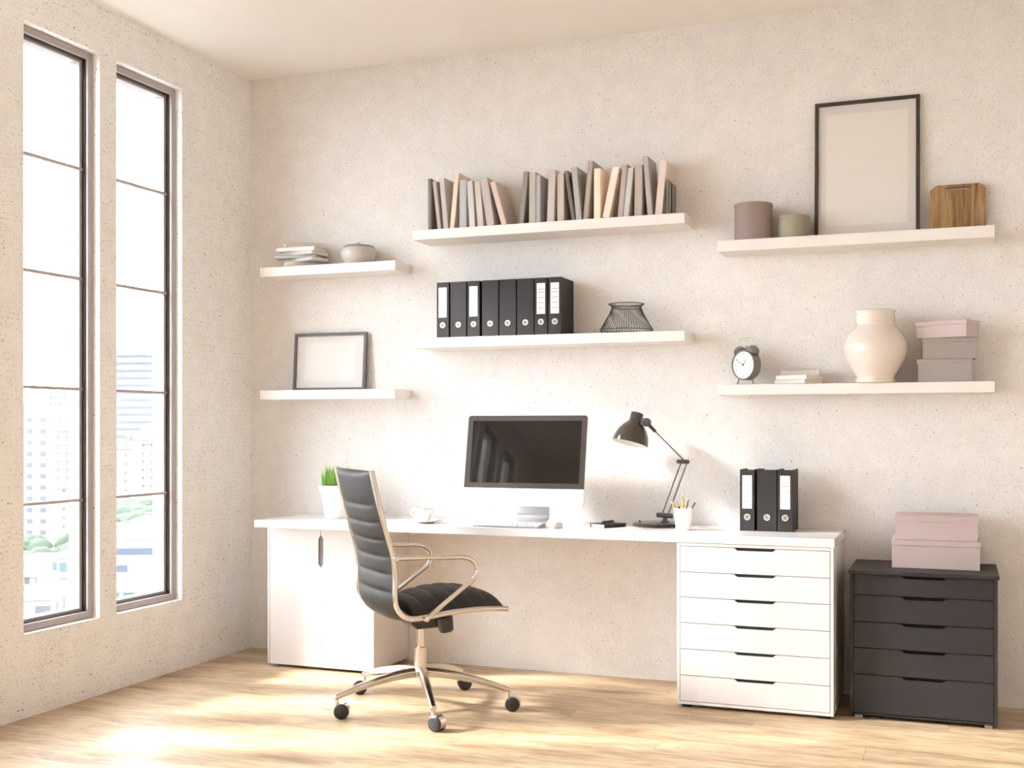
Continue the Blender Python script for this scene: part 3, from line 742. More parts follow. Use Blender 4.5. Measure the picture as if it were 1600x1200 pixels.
# ------------------------------------------------------------------ keyboard, mouse
t = thing('keyboard', 'slim silver keyboard with white keys in front of the monitor', 'keyboard', (1.812, -0.428, DZ + 0.0003), math.radians(1.0))
KW, KD = 0.352, 0.115
MB().prism([(-KD / 2, 0), (KD / 2, 0), (KD / 2, 0.017), (-KD / 2, 0.004)], 'x', -KW / 2, KW / 2).build('chassis', M['alu_dark'], t, bevel=0.001)
tk = math.atan2(0.013, KD)
for r in range(5):
    ry = -KD / 2 + 0.0115 + r * 0.0225
    if r == 0: widths = [1.2, 1.0, 1.0, 1.2, 4.6, 1.2, 1.0, 1.0, 1.0]
    else: widths = [[1.7] + [1] * 10 + [1.7], [1.4] + [1] * 11 + [1.0], [1.2] + [1] * 11 + [1.2], [1.0] * 13 + [1.2]][r - 1]
    tot = sum(widths); x = -KW / 2 + 0.006; un = (KW - 0.012) / tot
    for wk in widths:
        MB().box(x + 0.0022, x + wk * un - 0.0022, -0.0088, 0.0088, 0, 0.0028).build('key', M['key'], t, loc=(0, ry, 0.0042 + (ry + KD / 2) * math.tan(tk)), rot=(tk, 0, 0))
        x += wk * un
t = MB()
t.grid(lambda u, v: (0.029 * math.cos(2 * PI * u) * math.cos(v * PI / 2) ** 0.55, 0.054 * math.sin(2 * PI * u) * math.cos(v * PI / 2) ** 0.55, 0.006 + 0.024 * math.sin(v * PI / 2)), 32, 12, closed_u=True)
mo = thing('computer_mouse', 'rounded white mouse lying right of the keyboard', 'mouse', (2.062, -0.420, DZ + 0.0003), 0.1)
t.build('shell', M['porcelain'], mo)
MB().lathe([(0, 0), (0.95, 0), (1.0, 0.3), (1.0, 1.0), (0, 1.0)], 32).build('base', M['porcelain'], mo).scale = (0.028, 0.053, 0.0065)

# ------------------------------------------------------------------ paper, notebook, pen
def flat_poly(pts, z0, z1): return MB().prism(pts, 'z', z0, z1)
ctr = Vector((2.305, -0.300, DZ + 0.0003))
a = math.radians(44)
e = flat_poly([(-0.143, -0.10), (0.143, -0.10), (0.143, 0.10), (-0.143, 0.10)], 0, 0.0016).build('paper_sheet', M['paper'], loc=ctr, rot=(0, 0, math.radians(-42)), bevel=0)
tag(e, 'white sheet of paper lying askew under the black notebook', 'paper')
t = thing('notebook', 'small black notebook lying on the white paper sheet', 'notebook', (2.290, -0.300, DZ + 0.0022), math.radians(-30))
NW, ND, NH = 0.112, 0.150, 0.018
c = MB(); c.box(-NW / 2, NW / 2, -ND / 2, ND / 2, 0, 0.002); c.box(-NW / 2, NW / 2, -ND / 2, ND / 2, NH - 0.002, NH); c.box(NW / 2 - 0.002, NW / 2, -ND / 2, ND / 2, 0.002, NH - 0.002)
c.build('cover', M['black'], t, bevel=0.0008)
MB().box(-NW / 2 + 0.002, NW / 2 - 0.002, -ND / 2 + 0.002, ND / 2 - 0.002, 0.002, NH - 0.002).build('pages', M['paper'], t)
MB().box(-NW / 2 + 0.010, -NW / 2 + 0.015, -ND / 2 - 0.0008, ND / 2 + 0.0008, -0.0006, NH + 0.0008).build('elastic_band', M['black'], t)
t = thing('pen', 'black pen lying across the top of the black notebook', 'pen', (2.292, -0.298, DZ + 0.0212 + 0.0068), math.radians(80))
MB().tube([(-0.068, 0, 0), (-0.066, 0, 0), (0.01, 0, 0), (0.055, 0, 0), (0.068, 0, 0)], [0.003, 0.0052, 0.0058, 0.005, 0.002], 14).build('barrel', M['black'], t)
MB().box(-0.064, -0.02, -0.0012, 0.0012, 0.005, 0.0068).build('clip', M['plastic'], t)

# ------------------------------------------------------------------ desk lamp
t = thing('desk_lamp', 'dark brown articulated desk lamp standing right of the monitor', 'lamp', (2.508, -0.150, DZ + 0.0003))
O = Vector((2.508, -0.150, DZ))
def lp(x, z, y=0.0): return Vector((x - O.x, y, z - O.z))
MB().lathe([(0, 0), (0.122, 0), (0.126, 0.004), (0.124, 0.008), (0.121, 0.010), (0.124, 0.013), (0.122, 0.017), (0.116, 0.020), (0, 0.021)], 64).build('base', M['lamp'], t, angle=50)
MB().lathe([(0, 0.02), (0.006, 0.02), (0.006, 0.028), (0.005, 0.030), (0, 0.030)], 16, (-0.082, -0.04, 0)).build('switch', M['lamp_matt'], t)
MB().prism([(0.015, 0.0205), (0.063, 0.0205), (0.060, 0.024), (0.050, 0.028), (0.046, 0.046), (0.034, 0.046), (0.028, 0.028), (0.018, 0.024)], 'y', -0.016, 0.016).build('pivot', M['lamp_matt'], t, bevel=0.002)
MB().tube([lp(2.504, 0.868), lp(2.508, 0.868), lp(2.583, 0.864), lp(2.587, 0.864)], [0.009, 0.0125, 0.0125, 0.009], 16).build('hinge', M['lamp_matt'], t)
MB().cyl(lp(2.530, 0.870), lp(2.627, 1.132), 0.0055, 12).build('rod', M['lamp_rod'], t)
MB().cyl(lp(2.562, 0.870), lp(2.657, 1.132), 0.0055, 12).build('rod', M['lamp_rod'], t)
MB().tube([lp(2.608, 1.139), lp(2.612, 1.139), lp(2.667, 1.138), lp(2.671, 1.138)], [0.007, 0.0105, 0.0105, 0.007], 16).build('hinge', M['lamp_matt'], t)
arm = MB().cyl(lp(2.641, 1.148), lp(2.490, 1.297), 0.0038, 10).build('upper_arm', M['lamp_rod'], t)
MB().tube([lp(2.499, 1.288), lp(2.496, 1.291), lp(2.466, 1.321)], [0.0065, 0.0085, 0.0095], 14).build('sleeve', M['lamp_matt'], arm)
MB().cyl(lp(2.453, 1.336, -0.014), lp(2.453, 1.336, 0.014), 0.0225, 24).build('joint', M['lamp'], t, bevel=0.003)
MB().cyl(lp(2.453, 1.336), lp(2.422, 1.350), 0.0105, 14).build('joint_arm', M['lamp_matt'], t)
sh = bpy.data.objects.new('shade', None)
A = lp(2.365, 1.227); ax = (Vector((2.396 - 2.365, 0.034, 1.383 - 1.227))).normalized()
Q = Vector((0, 0, 1)).rotation_difference(ax).to_matrix().to_4x4()
outer = [(0.0935, 0.0), (0.0945, 0.001), (0.0925, 0.020), (0.086, 0.046), (0.075, 0.070), (0.060, 0.092), (0.045, 0.108), (0.036, 0.117), (0.0335, 0.124), (0.0335, 0.160), (0.031, 0.163), (0, 0.163)]
s_ = MB(); m0 = s_.mark(); s_.lathe(outer, 56); s_.xf(m0, Matrix.Translation(A) @ Q); so = s_.build('shade', M['lamp'], t, angle=40)
inner = [(0.0935, 0.0), (0.0915, 0.004), (0.0905, 0.020), (0.084, 0.045), (0.073, 0.068), (0.058, 0.089), (0.043, 0.105), (0.03, 0.115), (0, 0.118)]
s_ = MB(); m0 = s_.mark(); s_.lathe(inner, 56); s_.xf(m0, Matrix.Translation(A) @ Q); s_.build('reflector', M['lamp_in'], so, angle=60)

# ------------------------------------------------------------------ pencil cup
PC = Vector((2.678, -0.318, DZ + 0.0003))
t = tag(MB().lathe([(0, 0), (0.034, 0), (0.0355, 0.002), (0.0465, 0.103), (0.047, 0.105), (0.0455, 0.106), (0.044, 0.103), (0.034, 0.006), (0, 0.005)], 48).build('pencil_cup', M['pot'], loc=PC, angle=50),
        'tapered white cup holding pencils beside the desk lamp', 'cup')
def pencil(bx, by, tx, ty, tz, mat, tip, label, r=0.0038):
    t = thing('pencil', label, 'pencil', PC + Vector((bx, by, 0.0066)), 0, 'pencils standing in the white cup')
    a_ = Vector((0, 0, 0)); b_ = Vector((tx - bx, ty - by, tz)); d_ = (b_ - a_).normalized()
    if tip:
        MB().tube([a_, b_ - d_ * 0.022], r, 6).build('shaft', mat, t)
        MB().tube([b_ - d_ * 0.022, b_ - d_ * 0.006], [r, r * 0.4], 8).build('sharpened_tip', M['pencil_tip'], t)
        MB().tube([b_ - d_ * 0.006, b_], [r * 0.4, 0.0004], 8).build('lead', M['pencil_dark'], t)
    else:
        MB().tube([a_, b_ - d_ * 0.008], r, 8).build('shaft', mat, t)
        MB().tube([b_ - d_ * 0.008, b_], [r * 0.8, r * 0.7], 8).build('cap', M['chrome'], t)
pencil(0.005, 0.0, -0.060, -0.004, 0.140, M['pencil_wood'], True, 'ochre pencil leaning left out of the white cup', 0.0052)
pencil(0.015, 0.012, -0.033, 0.010, 0.127, M['pencil_dark'], True, 'short grey pencil leaning left beside the left ochre pencil', 0.0044)
pencil(0.012, -0.012, -0.002, -0.014, 0.178, M['pencil_wood'], True, 'tallest ochre pencil standing nearly upright in the cup', 0.0046)
pencil(-0.004, 0.006, 0.023, 0.004, 0.156, M['pencil_wood'], True, 'ochre pencil leaning slightly right beside the tallest pencil', 0.0044)
pencil(0.000, -0.018, 0.031, -0.022, 0.150, M['pencil_dark'], False, 'grey pencil with bright end beside the right ochre pencil', 0.0034)
pencil(-0.016, 0.018, 0.059, 0.022, 0.136, M['pencil_dark'], False, 'grey pencil leaning far right out of the white cup', 0.0034)

# ------------------------------------------------------------------ coffee cup and saucer
S_ = Vector((1.330, -0.375, DZ + 0.0003))
tag(MB().lathe([(0, 0.002), (0.03, 0.002), (0.032, 0), (0.036, 0), (0.04, 0.003), (0.07, 0.009), (0.090, 0.015), (0.0905, 0.017), (0.07, 0.0125), (0.04, 0.007), (0, 0.006)], 56).build('saucer', M['porcelain'], loc=S_, angle=60),
    'white saucer under the coffee cup on the desk', 'saucer')
t = thing('coffee_cup', 'small white coffee cup standing on its saucer', 'cup', S_ + Vector((-0.018, 0.0, 0.0074)))
MB().lathe([(0, 0), (0.026, 0), (0.027, 0.003), (0.034, 0.010), (0.044, 0.032), (0.051, 0.062), (0.0525, 0.071), (0.0515, 0.072), (0.0495, 0.068), (0.042, 0.032), (0.03, 0.012), (0, 0.008)], 48).build('bowl', M['porcelain'], t, angle=60)
MB().tube(catmull([(-0.049, 0, 0.056), (-0.064, 0, 0.058), (-0.074, 0, 0.046), (-0.066, 0, 0.030), (-0.042, 0, 0.022)], 6), 0.0042, 10, sx=1.4).build('handle', M['porcelain'], t)

# ------------------------------------------------------------------ potted grass
t = thing('potted_grass', 'white pot of bright green grass behind the chair back', 'plant', (0.718, -0.242, DZ + 0.0003))
MB().lathe([(0, 0), (0.062, 0), (0.064, 0.002), (0.088, 0.143), (0.096, 0.145), (0.101, 0.178), (0.100, 0.180), (0.094, 0.180), (0.088, 0.165), (0, 0.16)], 56).build('pot', M['pot'], t, angle=30)
MB().lathe([(0, 0.168), (0.088, 0.166), (0.088, 0.160), (0, 0.160)], 40).build('soil', M['soil'], t)
gb = MB()
for k in range(420):
    a = random.uniform(0, 2 * PI); rad = 0.084 * math.sqrt(random.random()); h = random.uniform(0.055, 0.135) * (1.0 if random.random() < 0.8 else 1.15)
    x0, y0 = rad * math.cos(a), rad * math.sin(a); la = random.uniform(0, 2 * PI); ln = random.uniform(0.0, 0.035)
    wv = Vector((math.cos(la + PI / 2), math.sin(la + PI / 2), 0)) * random.uniform(0.0014, 0.0026)
    lv = Vector((math.cos(la), math.sin(la), 0)) * ln
    prevp = None
    for s in range(5):
        f = s / 4; p = Vector((x0, y0, 0.163)) + lv * f * f + Vector((0, 0, h * f)); ww = wv * (1 - f ** 2)
        if s == 4: cur = [gb._v(p)]
        else: cur = [gb._v(p - ww), gb._v(p + ww)]
        if prevp:
            gb._f([prevp[0], prevp[1]] + cur[::-1])
        prevp = cur
gr = gb.build('grass', M['grass'], t); gr['kind'] = 'stuff'

# ------------------------------------------------------------------ office chair
t = thing('office_chair', 'black ribbed leather office chair with chrome frame on castors', 'chair', (1.582, -0.983, 0), math.radians(46))
HW = 0.265
side = [(-0.327, 1.122), (-0.296, 0.985), (-0.258, 0.845), (-0.229, 0.743), (-0.219, 0.655), (-0.218, 0.555), (-0.206, 0.510), (-0.178, 0.478), (-0.135, 0.464), (-0.072, 0.467), (0.05, 0.481), (0.167, 0.487), (0.26, 0.484), (0.325, 0.479)]
cur = [(p.x, p.z) for p in catmull([(x, 0, z) for x, z in side], 8)]
for s in (-1, 1):
    MB().tube([(x, s * HW, z) for x, z in cur], 0.0142, 14, sx=0.85).build('side_frame', M['chrome'], t)
# arc length table
ss = [0.0]
for p, q_ in zip(cur, cur[1:]): ss.append(ss[-1] + math.hypot(q_[0] - p[0], q_[1] - p[1]))
LT = ss[-1]
def at(s):
    s = max(0, min(LT - 1e-6, s))
    for i in range(len(ss) - 1):
        if ss[i + 1] >= s:
            f = (s - ss[i]) / (ss[i + 1] - ss[i]); a_, b_ = cur[i], cur[i + 1]
            T = Vector((b_[0] - a_[0], b_[1] - a_[1])).normalized()
            return Vector((a_[0] + (b_[0] - a_[0]) * f, a_[1] + (b_[1] - a_[1]) * f)), T
def cushion(s0, s1, seams, fr_fn, bk_fn, nu=28, nv=150):
    """closed padded slab following the side curve; front = user side, back = outside"""
    mb = MB()
    def puff(s):
        ed = [s0] + seams + [s1]
        for a_, b_ in zip(ed, ed[1:]):
            if s <= b_ + 1e-9:
                f = (s - a_) / (b_ - a_); return (1 - abs(2 * f - 1) ** 3.5)
        return 0
    def pt(u, v, front):
        s = s0 + (s1 - s0) * v; y = (2 * u - 1) * (HW - 0.012)
        P_, T = at(s); n = Vector((T.y, -T.x)) if False else Vector((-T.y, T.x))
        # n points to the user's side
        e = (1 - abs(2 * u - 1) ** 5); ends = min(1.0, min(v, 1 - v) * (s1 - s0) / 0.02); ends = math.sqrt(max(0, 1 - (1 - ends) ** 2))
        th = fr_fn(s, 2 * u - 1) if front else -bk_fn(s, 2 * u - 1)
        pf = puff(s); amp = 0.008 * e * pf
        off = th * (0.25 + 0.75 * e) * (0.3 + 0.7 * ends) + (amp if front else -amp)
        return (P_.x + n.x * off, y, P_.y + n.y * off)
    F = mb.grid(lambda u, v: pt(u, v, True), nu, nv); B = mb.grid(lambda u, v: pt(u, v, False), nu, nv)
    for j in range(nv):
        mb._f([F[j][0], F[j + 1][0], B[j + 1][0], B[j][0]]); mb._f([F[j][nu], F[j + 1][nu], B[j + 1][nu], B[j][nu]])
    for i in range(nu):
        mb._f([F[0][i], F[0][i + 1], B[0][i + 1], B[0][i]]); mb._f([F[nv][i], F[nv][i + 1], B[nv][i + 1], B[nv][i]])
    return mb
SB = 0.715
seams_b = [0.155, 0.235, 0.315, 0.395, 0.475, 0.555]
cushion(0.004, SB, seams_b, lambda s, u: 0.022, lambda s, u: 0.017 + 0.010 * (1 - u * u)).build('backrest', M['leather'], t, angle=60)
s_seat0 = SB + 0.004
def seat_th(s, u):
    f = (s - s_seat0) / (LT - s_seat0)
    return 0.022 + 0.056 * (math.sin(PI * min(1, max(0, f * 0.93 + 0.05))) ** 0.55) * (1 - abs(u) ** 2.6)
seams_s = [s_seat0 + 0.075 * k for k in range(1, 6)]
cushion(s_seat0, LT - 0.004, seams_s, seat_th, lambda s, u: 0.014 + 0.012 * (1 - u * u)).build('seat', M['leather'], t, angle=60)
for s in (-1, 1):
    y = s * (HW + 0.024)
    arm_pts = [(-0.222, y, 0.738), (-0.10, y, 0.736), (0.02, y, 0.732), (0.085, y, 0.730), (0.128, y, 0.720), (0.155, y, 0.698), (0.163, y, 0.668), (0.152, y, 0.636), (0.125, y, 0.612), (0.06, y, 0.566), (-0.02, y, 0.508), (-0.082, y, 0.462)]
    ar = MB().tube(catmull(arm_pts, 5), 0.0108, 14).build('armrest', M['chrome'], t)
    for bx, bz in ((-0.222, 0.738), (-0.082, 0.464)):
        MB().tube([(bx, s * (HW - 0.006), bz), (bx, s * (HW + 0.036), bz), (bx, s * (HW + 0.038), bz)], [0.012, 0.012, 0.008], 18).build('bolt', M['chrome'], ar)
for y in (-0.16, 0.16):
    pass
MB().tube([(-0.05, -HW, 0.468), (-0.05, 0, 0.449), (-0.05, HW, 0.468)], 0.009, 10).build('cross_bar', M['chrome'], t)
mech = MB().prism([(-0.075, 0.450), (0.09, 0.456), (0.09, 0.412), (0.075, 0.385), (-0.045, 0.382), (-0.075, 0.405)], 'y', -0.085, 0.085).build('tilt_mechanism', M['plastic'], t, bevel=0.006)
MB().tube([(0.075, -0.10, 0.442), (0.078, -0.10, 0.436), (0.090, -0.10, 0.372), (0.091, -0.10, 0.366)], [0.036, 0.040, 0.034, 0.028], 24).build('tension_knob', M['plastic'], t)
cl = MB().lathe([(0, 0.27), (0.0175, 0.27), (0.0175, 0.386), (0, 0.386)], 28).build('gas_column', M['chrome'], t)
MB().lathe([(0, 0.165), (0.0295, 0.165), (0.0295, 0.280), (0.0315, 0.281), (0.0315, 0.285), (0.019, 0.287), (0.019, 0.283), (0, 0.283)], 28).build('outer_sleeve', M['chrome'], cl, angle=30)
MB().lathe([(0, 0.145), (0.036, 0.145), (0.040, 0.150), (0.040, 0.182), (0.034, 0.190), (0, 0.192)], 28).build('hub', M['chrome'], t, angle=40)
angs = [-130, -57, 13, 87, 157]
yaw = [22, -14, 14, 32, 205]
for k, a in enumerate(angs):
    al = math.radians(a - 46); L_ = 0.425
    leg = MB(); n = 14; tops, bots, wid = [], [], []
    for i in range(n + 1):
        f = i / n; r = 0.02 + (L_ - 0.02) * f
        zt = 0.192 - 0.085 * f ** 1.7
        ht = 0.046 - 0.022 * f
        tops.append((r, zt)); bots.append((r, zt - ht)); wid.append(0.024 - 0.009 * f)
    rings = []
    for (r, zt), (_, zb), w_ in zip(tops, bots, wid):
        h_ = zt - zb
        rings.append([leg._v((r, y, z)) for y, z in ((-w_ * 0.55, zt), (w_ * 0.55, zt), (w_, zt - h_ * 0.35), (w_ * 0.8, zb), (-w_ * 0.8, zb), (-w_, zt - h_ * 0.35))])
    for ra, rb in zip(rings, rings[1:]):
        for q_ in range(6): leg._f([ra[q_], ra[(q_ + 1) % 6], rb[(q_ + 1) % 6], rb[q_]])
    leg._f(rings[0][::-1]); leg._f(rings[-1])
    leg.build('leg', M['chrome'], t, rot=(0, 0, al), bevel=0.004, seg=3, angle=50)
    ca = bpy.data.objects.new('caster', None)
    cx_, cy_ = (L_ - 0.012) * math.cos(al), (L_ - 0.012) * math.sin(al)
    ya = math.radians(yaw[k] - 46)
    stem = MB().tube([(0, 0, 0.060), (0, 0, 0.094)], 0.0085, 14)
    cs = stem.build('caster', M['chrome'], t, loc=(cx_, cy_, 0), rot=(0, 0, ya))
    wr = 0.034
    for s in (-1, 1):
        wl = MB(); m0 = wl.mark(); wl.lathe([(0, -0.009), (wr - 0.004, -0.009), (wr, -0.006), (wr, 0.006), (wr - 0.004, 0.009), (wr - 0.009, 0.0105), (0, 0.0115)], 32)
        wl.xf(m0, Matrix.Translation((0.022, s * 0.0165, wr + 0.0004)) @ Matrix.Rotation(-s * PI / 2, 4, 'X'))
        wl.build('wheel', M['wheel'], cs, angle=40)
    hd = MB(); prof = []
    for i in range(13):
        an = math.radians(-25 + 185 * i / 12); prof.append((0.022 + 0.0372 * math.cos(an), wr + 0.0372 * math.sin(an)))
    pin = [(0.022 + (x - 0.022) * 0.93, wr + (z - wr) * 0.93) for x, z in prof]
    hd.prism(prof + pin[::-1], 'y', -0.0185, 0.0185); hd.build('hood', M['chrome'], cs, angle=40)

# ------------------------------------------------------------------ the city outside
G0 = -80.0
WH = rgb(104, 102, 102); PK = principled('terracotta_roof', rgb(98, 70, 66), 0.8)
M['tower'] = mat_facade('tower_bands', WH, rgb(62, 62, 66), 400.0, 4.4, 1.0, 0.42)
M['block_a'] = mat_facade('block_paired_windows', WH, rgb(68, 68, 72), 7.2, 6.0, 0.42, 0.40)
M['block_b'] = mat_facade('block_small_windows', rgb(106, 102, 100), rgb(66, 63, 63), 4.6, 4.2, 0.26, 0.34)
M['block_c'] = mat_facade('block_tall_windows', WH, rgb(64, 64, 68), 3.2, 4.6, 0.45, 0.55)
M['bands_blue'] = mat_facade('blue_banded', WH, rgb(58, 61, 70), 300.0, 4.4, 1.0, 0.40)
M['green_glass'] = mat_facade('green_glass', rgb(96, 104, 102), rgb(58, 74, 72), 2.6, 4.0, 0.72, 0.60)
M['roof_white'] = principled('flat_roof', rgb(102, 98, 97), 0.8)
M['ground'] = mat_noisy('city_ground', rgb(90, 87, 85), 0.9, 0.2, 0.02)
M['canopy'] = mat_noisy('tree_canopy', rgb(48, 56, 40), 0.9, 0.4, 0.25)

BLD = [  # x, y of the street front's middle, turn, width, depth, top height, facade, roof, description
(-465.3, 564.1, 0.121, 32.0, 30.0, 47.6, 'tower', M['roof_white'], 'tall apartment tower with grey banded floors seen through the second window'),
(-374.9, 448.8, 0.365, 14.5, 18.0, -9.2, 'block_b', PK, "pale block with pink roof left of the banded tower's foot"),
(-384.7, 487.9, 0.365, 17.5, 18.0, -7.3, 'block_b', PK, 'pale block with pink roof right in front of the tower'),
(-425.7, 536.4, 0.365, 24.0, 18.0, -1.6, 'block_c', M['roof_white'], 'low white slab building between the tower and pink roofs'),
(-194.3, 239.5, 0.470, 17.2, 40.0, -27.5, 'bands_blue', M['roof_white'], 'white office building with blue window bands below the trees'),
(-459.4, 480.7, 0.365, 28.7, 18.0, 10.2, 'block_a', M['roof_white'], 'broad white apartment slab with paired windows in the first window'),
(-578.4, 649.3, 0.365, 32.5, 25.0, 26.6, 'block_c', M['roof_white'], 'distant pale high-rise behind the pink-roofed apartment block'),
(-421.3, 473.9, 0.365, 21.8, 16.0, -0.7, 'block_b', PK, 'tall pale block with pink roof beside the broad white slab'),
(-387.0, 433.5, 0.365, 15.2, 14.0, -27.8, 'block_b', PK, 'lower pale block with pink roof above the nearer trees'),
(-246.3, 251.7, 0.365, 22.0, 40.0, -41.2, 'block_c', M['roof_white'], 'low white building with flat roof below the trees in the first window'),
(-173.9, 183.1, 0.540, 6.5, 25.0, -34.4, 'block_a', M['roof_white'], 'small white rooftop building lowest in the first window'),
(-209.9, 233.5, 0.365, 8.9, 20.0, -32.4, 'green_glass', M['roof_white'], 'green glass building at the lower right of the first window'),
(-130.0, 157.0, 0.365, 7.3, 22.0, -27.1, 'green_glass', M['roof_white'], 'green glass roofed building lowest in the second window'),
]
for i, (x, y, rz, w_, dp, zt, mt, rf, lab) in enumerate(BLD):
    t = thing('city_building', lab, 'building', (x, y, G0), rz, 'city buildings outside the windows')
    h = zt - G0
    MB().box(-w_ / 2, w_ / 2, 0, dp, 0, h).build('walls', M[mt], t)
    if rf is PK:
        MB().prism([(-w_ / 2 - 0.8, h), (w_ / 2 + 0.8, h), (w_ / 2 - 1.0, h + 3.2), (-w_ / 2 + 1.0, h + 3.2)], 'y', -0.8, dp + 0.8).build('roof', rf, t)
    else:
        MB().box(-w_ / 2 - 0.3, w_ / 2 + 0.3, -0.3, dp + 0.3, h, h + 1.0).build('roof', rf, t)
        MB().box(-w_ * 0.2, w_ * 0.12, dp * 0.3, dp * 0.7, h + 1.0, h + 4.0).build('rooftop_housing', rf, t)
TREES = [
[(-293,310,-46.0,7.0),(-342,329,-42.9,8.2),(-308,306,-46.8,6.4),(-337,351,-42.0,4.8),(-305,344,-43.6,7.7),(-345,332,-43.6,7.0),(-320,306,-46.4,6.4),(-309,350,-43.2,8.6),(-292,326,-45.2,8.7),(-358,347,-40.8,5.1),(-347,360,-40.7,5.5),(-319,326,-44.3,6.9),(-300,341,-44.2,8.6),(-313,362,-41.8,4.8),(-314,362,-42.2,6.8),(-341,338,-43.4,6.9),(-318,305,-46.4,8.9),(-273,304,-46.8,4.8),(-287,318,-46.4,4.2),(-342,328,-44.0,5.7),(-315,364,-41.4,9.0),(-319,307,-45.9,4.2),(-297,305,-46.6,4.8),(-267,301,-46.9,8.8),(-346,354,-41.1,6.6),(-318,340,-43.6,7.1),(-342,359,-40.6,7.6),(-304,306,-46.8,6.6),(-339,323,-44.1,6.9),(-276,296,-47.4,4.3),(-323,336,-43.9,5.8),(-315,347,-42.3,4.3),(-303,349,-42.9,6.3),(-328,331,-43.7,5.6),(-300,320,-45.2,5.9),(-354,338,-42.5,7.7),(-312,310,-46.2,5.2),(-295,305,-46.7,4.5),(-308,313,-46.2,6.2),(-353,347,-41.3,7.3),(-341,354,-40.9,4.6),(-329,325,-44.8,8.2),(-301,302,-46.9,7.2),(-341,347,-41.5,5.5),(-344,344,-41.9,6.1),(-312,321,-45.7,4.8),(-262,300,-47.7,8.9),(-288,331,-45.6,5.1),(-313,352,-42.9,6.6),(-306,310,-45.6,4.3),(-329,330,-44.4,4.2),(-330,360,-41.8,8.5),(-336,358,-40.4,7.7),(-300,301,-46.8,6.6),(-287,329,-45.3,5.7),(-281,316,-46.1,7.9),(-317,312,-45.6,8.1),(-278,309,-47.1,8.0),(-359,342,-42.1,8.3),(-292,292,-46.8,6.6),(-309,322,-45.5,4.0),(-299,291,-46.6,4.3),(-327,368,-39.8,6.5),(-309,312,-45.6,7.2),(-325,332,-43.5,5.6),(-285,302,-47.0,5.9),(-298,293,-46.8,7.0),(-338,346,-42.7,7.1),(-314,321,-45.1,7.5),(-299,326,-45.1,5.2)],
[(-280,360,-31.6,6.1),(-267,355,-34.0,5.9),(-295,385,-27.7,6.3),(-255,334,-36.3,8.4),(-294,376,-29.7,6.8),(-262,330,-35.6,4.7),(-319,365,-29.0,4.5),(-319,374,-27.5,8.2),(-253,334,-36.3,8.2),(-306,385,-27.8,4.2),(-299,372,-30.0,4.5),(-281,377,-29.2,5.6),(-276,364,-31.6,4.9),(-268,340,-35.4,6.0),(-283,344,-33.7,6.1),(-264,327,-37.0,6.1),(-312,365,-30.2,7.8),(-294,366,-30.7,7.2),(-321,375,-27.4,7.7),(-307,382,-27.7,7.6),(-278,331,-35.2,6.9),(-286,338,-34.7,8.8),(-267,344,-34.5,8.3),(-299,356,-31.3,4.1),(-289,351,-32.4,5.8),(-266,347,-33.9,9.0),(-281,355,-32.8,8.2),(-300,376,-29.0,7.6),(-309,376,-28.9,8.8),(-294,348,-32.6,7.6),(-277,373,-31.3,5.2),(-278,331,-35.1,7.5),(-288,384,-28.2,8.3),(-279,341,-34.8,4.4),(-252,332,-36.1,5.8),(-283,362,-31.1,5.7),(-283,350,-32.9,6.9),(-314,383,-27.4,4.6),(-268,342,-34.3,8.4),(-324,375,-28.6,5.9),(-290,376,-29.3,7.4),(-282,369,-30.6,7.8),(-303,387,-27.3,4.6),(-291,352,-33.0,7.4),(-302,354,-32.1,7.2),(-255,339,-35.8,4.6),(-323,377,-27.4,7.6),(-289,362,-31.8,6.3),(-288,338,-33.9,7.6),(-297,372,-30.2,5.8),(-278,337,-35.4,4.2),(-296,351,-33.0,5.8),(-280,342,-34.3,7.9),(-265,350,-33.5,5.4),(-278,323,-36.7,7.6),(-280,329,-35.5,7.7),(-292,379,-29.2,4.7),(-292,343,-33.7,6.8),(-279,331,-35.8,4.2),(-286,380,-29.9,5.9)]]
for tr_, lab in zip(TREES, ('dense green tree belt below the white slabs in the first window', 'dense green trees below the pink roofs in the second window')):
    mb = MB(); x0, y0 = tr_[0][0], tr_[0][1]
    for (x, y, z, r) in tr_:
        for k in range(5):
            rr_ = r * random.uniform(0.5, 0.9); c = (x - x0 + random.uniform(-r, r) * 0.7, y - y0 + random.uniform(-r, r) * 0.7, z - r - G0 + random.uniform(-r, r) * 0.35)
            m0 = mb.mark(); mb.sphere((0, 0, 0), rr_, 9, 6)
            mb.xf(m0, Matrix.Translation(c) @ Euler((random.random() * 3, random.random() * 3, 0)).to_matrix().to_4x4() @ Matrix.Diagonal((1, 1, random.uniform(0.7, 1.0), 1)))
        mb.tube([(x - x0, y - y0, 0), (x - x0, y - y0, z - r - G0)], r * 0.12, 6)
    tag(mb.build('tree_canopy', M['canopy'], loc=(x0, y0, G0), angle=80), lab, 'trees', kind='stuff')
o = MB().box(-1600, -30, -300, 1600, -2, 0).build('ground', M['ground'], loc=(0, 0, G0)); struct(o)
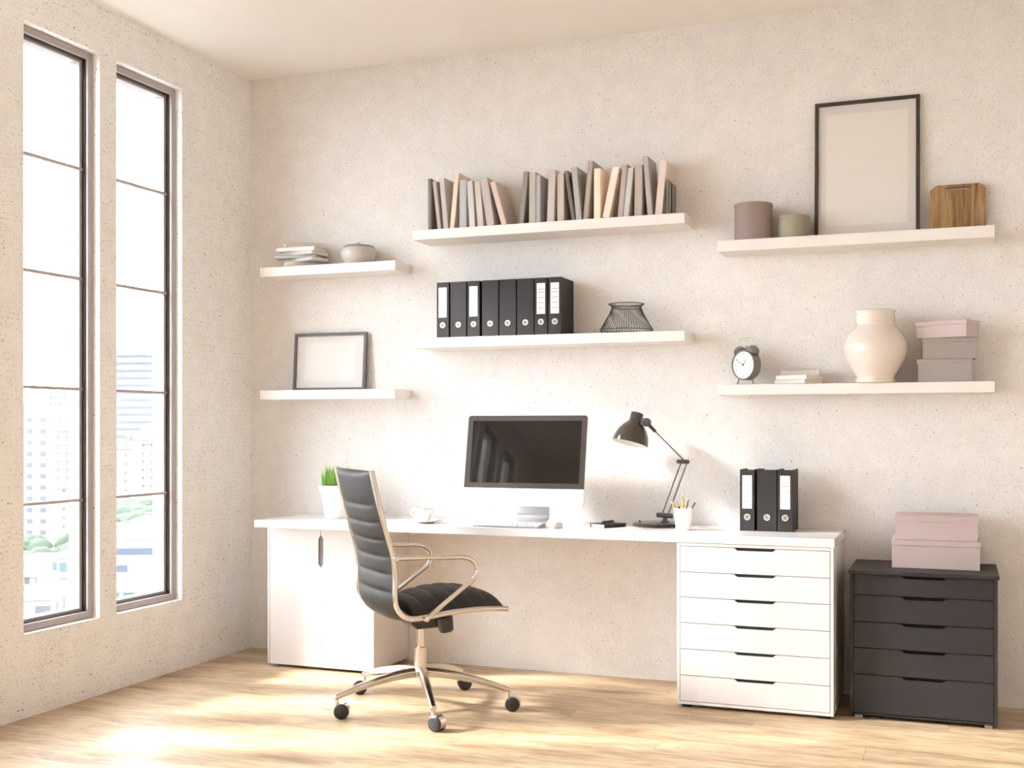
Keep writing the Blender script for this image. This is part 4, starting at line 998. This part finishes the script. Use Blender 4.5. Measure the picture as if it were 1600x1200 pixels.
# haze over the city
hz = bpy.data.materials.new('city_haze'); hz.use_nodes = True; hz.node_tree.nodes.clear()
out = hz.node_tree.nodes.new('ShaderNodeOutputMaterial'); vs = hz.node_tree.nodes.new('ShaderNodeVolumeScatter')
vs.inputs['Color'].default_value = (0.96, 0.97, 1.0, 1); vs.inputs['Density'].default_value = 0.00006
hz.node_tree.links.new(vs.outputs[0], out.inputs['Volume'])
o = MB().box(-1500, -70, -200, 1500, G0 - 1, 22).build('haze', hz)
tag(o, 'pale daylight haze hanging over the city outside the windows', 'haze', kind='stuff')

# ------------------------------------------------------------------ light, camera
wd = bpy.data.worlds.new('sky'); sc.world = wd; wd.use_nodes = True
bg = wd.node_tree.nodes['Background']; bg.inputs['Color'].default_value = (0.84, 0.92, 1.0, 1); bg.inputs['Strength'].default_value = 13.0
el, az = math.radians(31.0), math.radians(21.0)
d = Vector((math.cos(el) * math.cos(az), math.cos(el) * math.sin(az), -math.sin(el)))
sl = bpy.data.lights.new('sun', 'SUN'); sl.energy = 11.5; sl.angle = math.radians(7.5); sl.color = (1.0, 0.98, 0.95)
so = bpy.data.objects.new('sun', sl); COL.objects.link(so); so.rotation_euler = d.to_track_quat('-Z', 'Y').to_euler(); so.location = (-8, -4, 8)

cam = bpy.data.cameras.new('camera'); co = bpy.data.objects.new('camera', cam); COL.objects.link(co)
cam.sensor_width = 36.0; cam.lens = 1815.0 / 1600.0 * 36.0; cam.shift_y = 68.0 / 1600.0; cam.clip_end = 6000; cam.clip_start = 0.05
co.location = (3.9198, -5.9010, 1.31); co.rotation_euler = (PI / 2, 0, math.radians(20.9253))
sc.camera = co
sc.view_settings.view_transform = 'Standard'; sc.view_settings.look = 'None'; sc.view_settings.gamma = 1.0; sc.view_settings.use_curve_mapping = False
sc.view_settings.exposure = 0.36
cy = sc.cycles
cy.use_denoising = True; cy.max_bounces = 10; cy.diffuse_bounces = 6; cy.glossy_bounces = 4; cy.transparent_max_bounces = 12; cy.volume_bounces = 0
cy.caustics_reflective = False; cy.caustics_refractive = False; cy.sample_clamp_indirect = 8.0
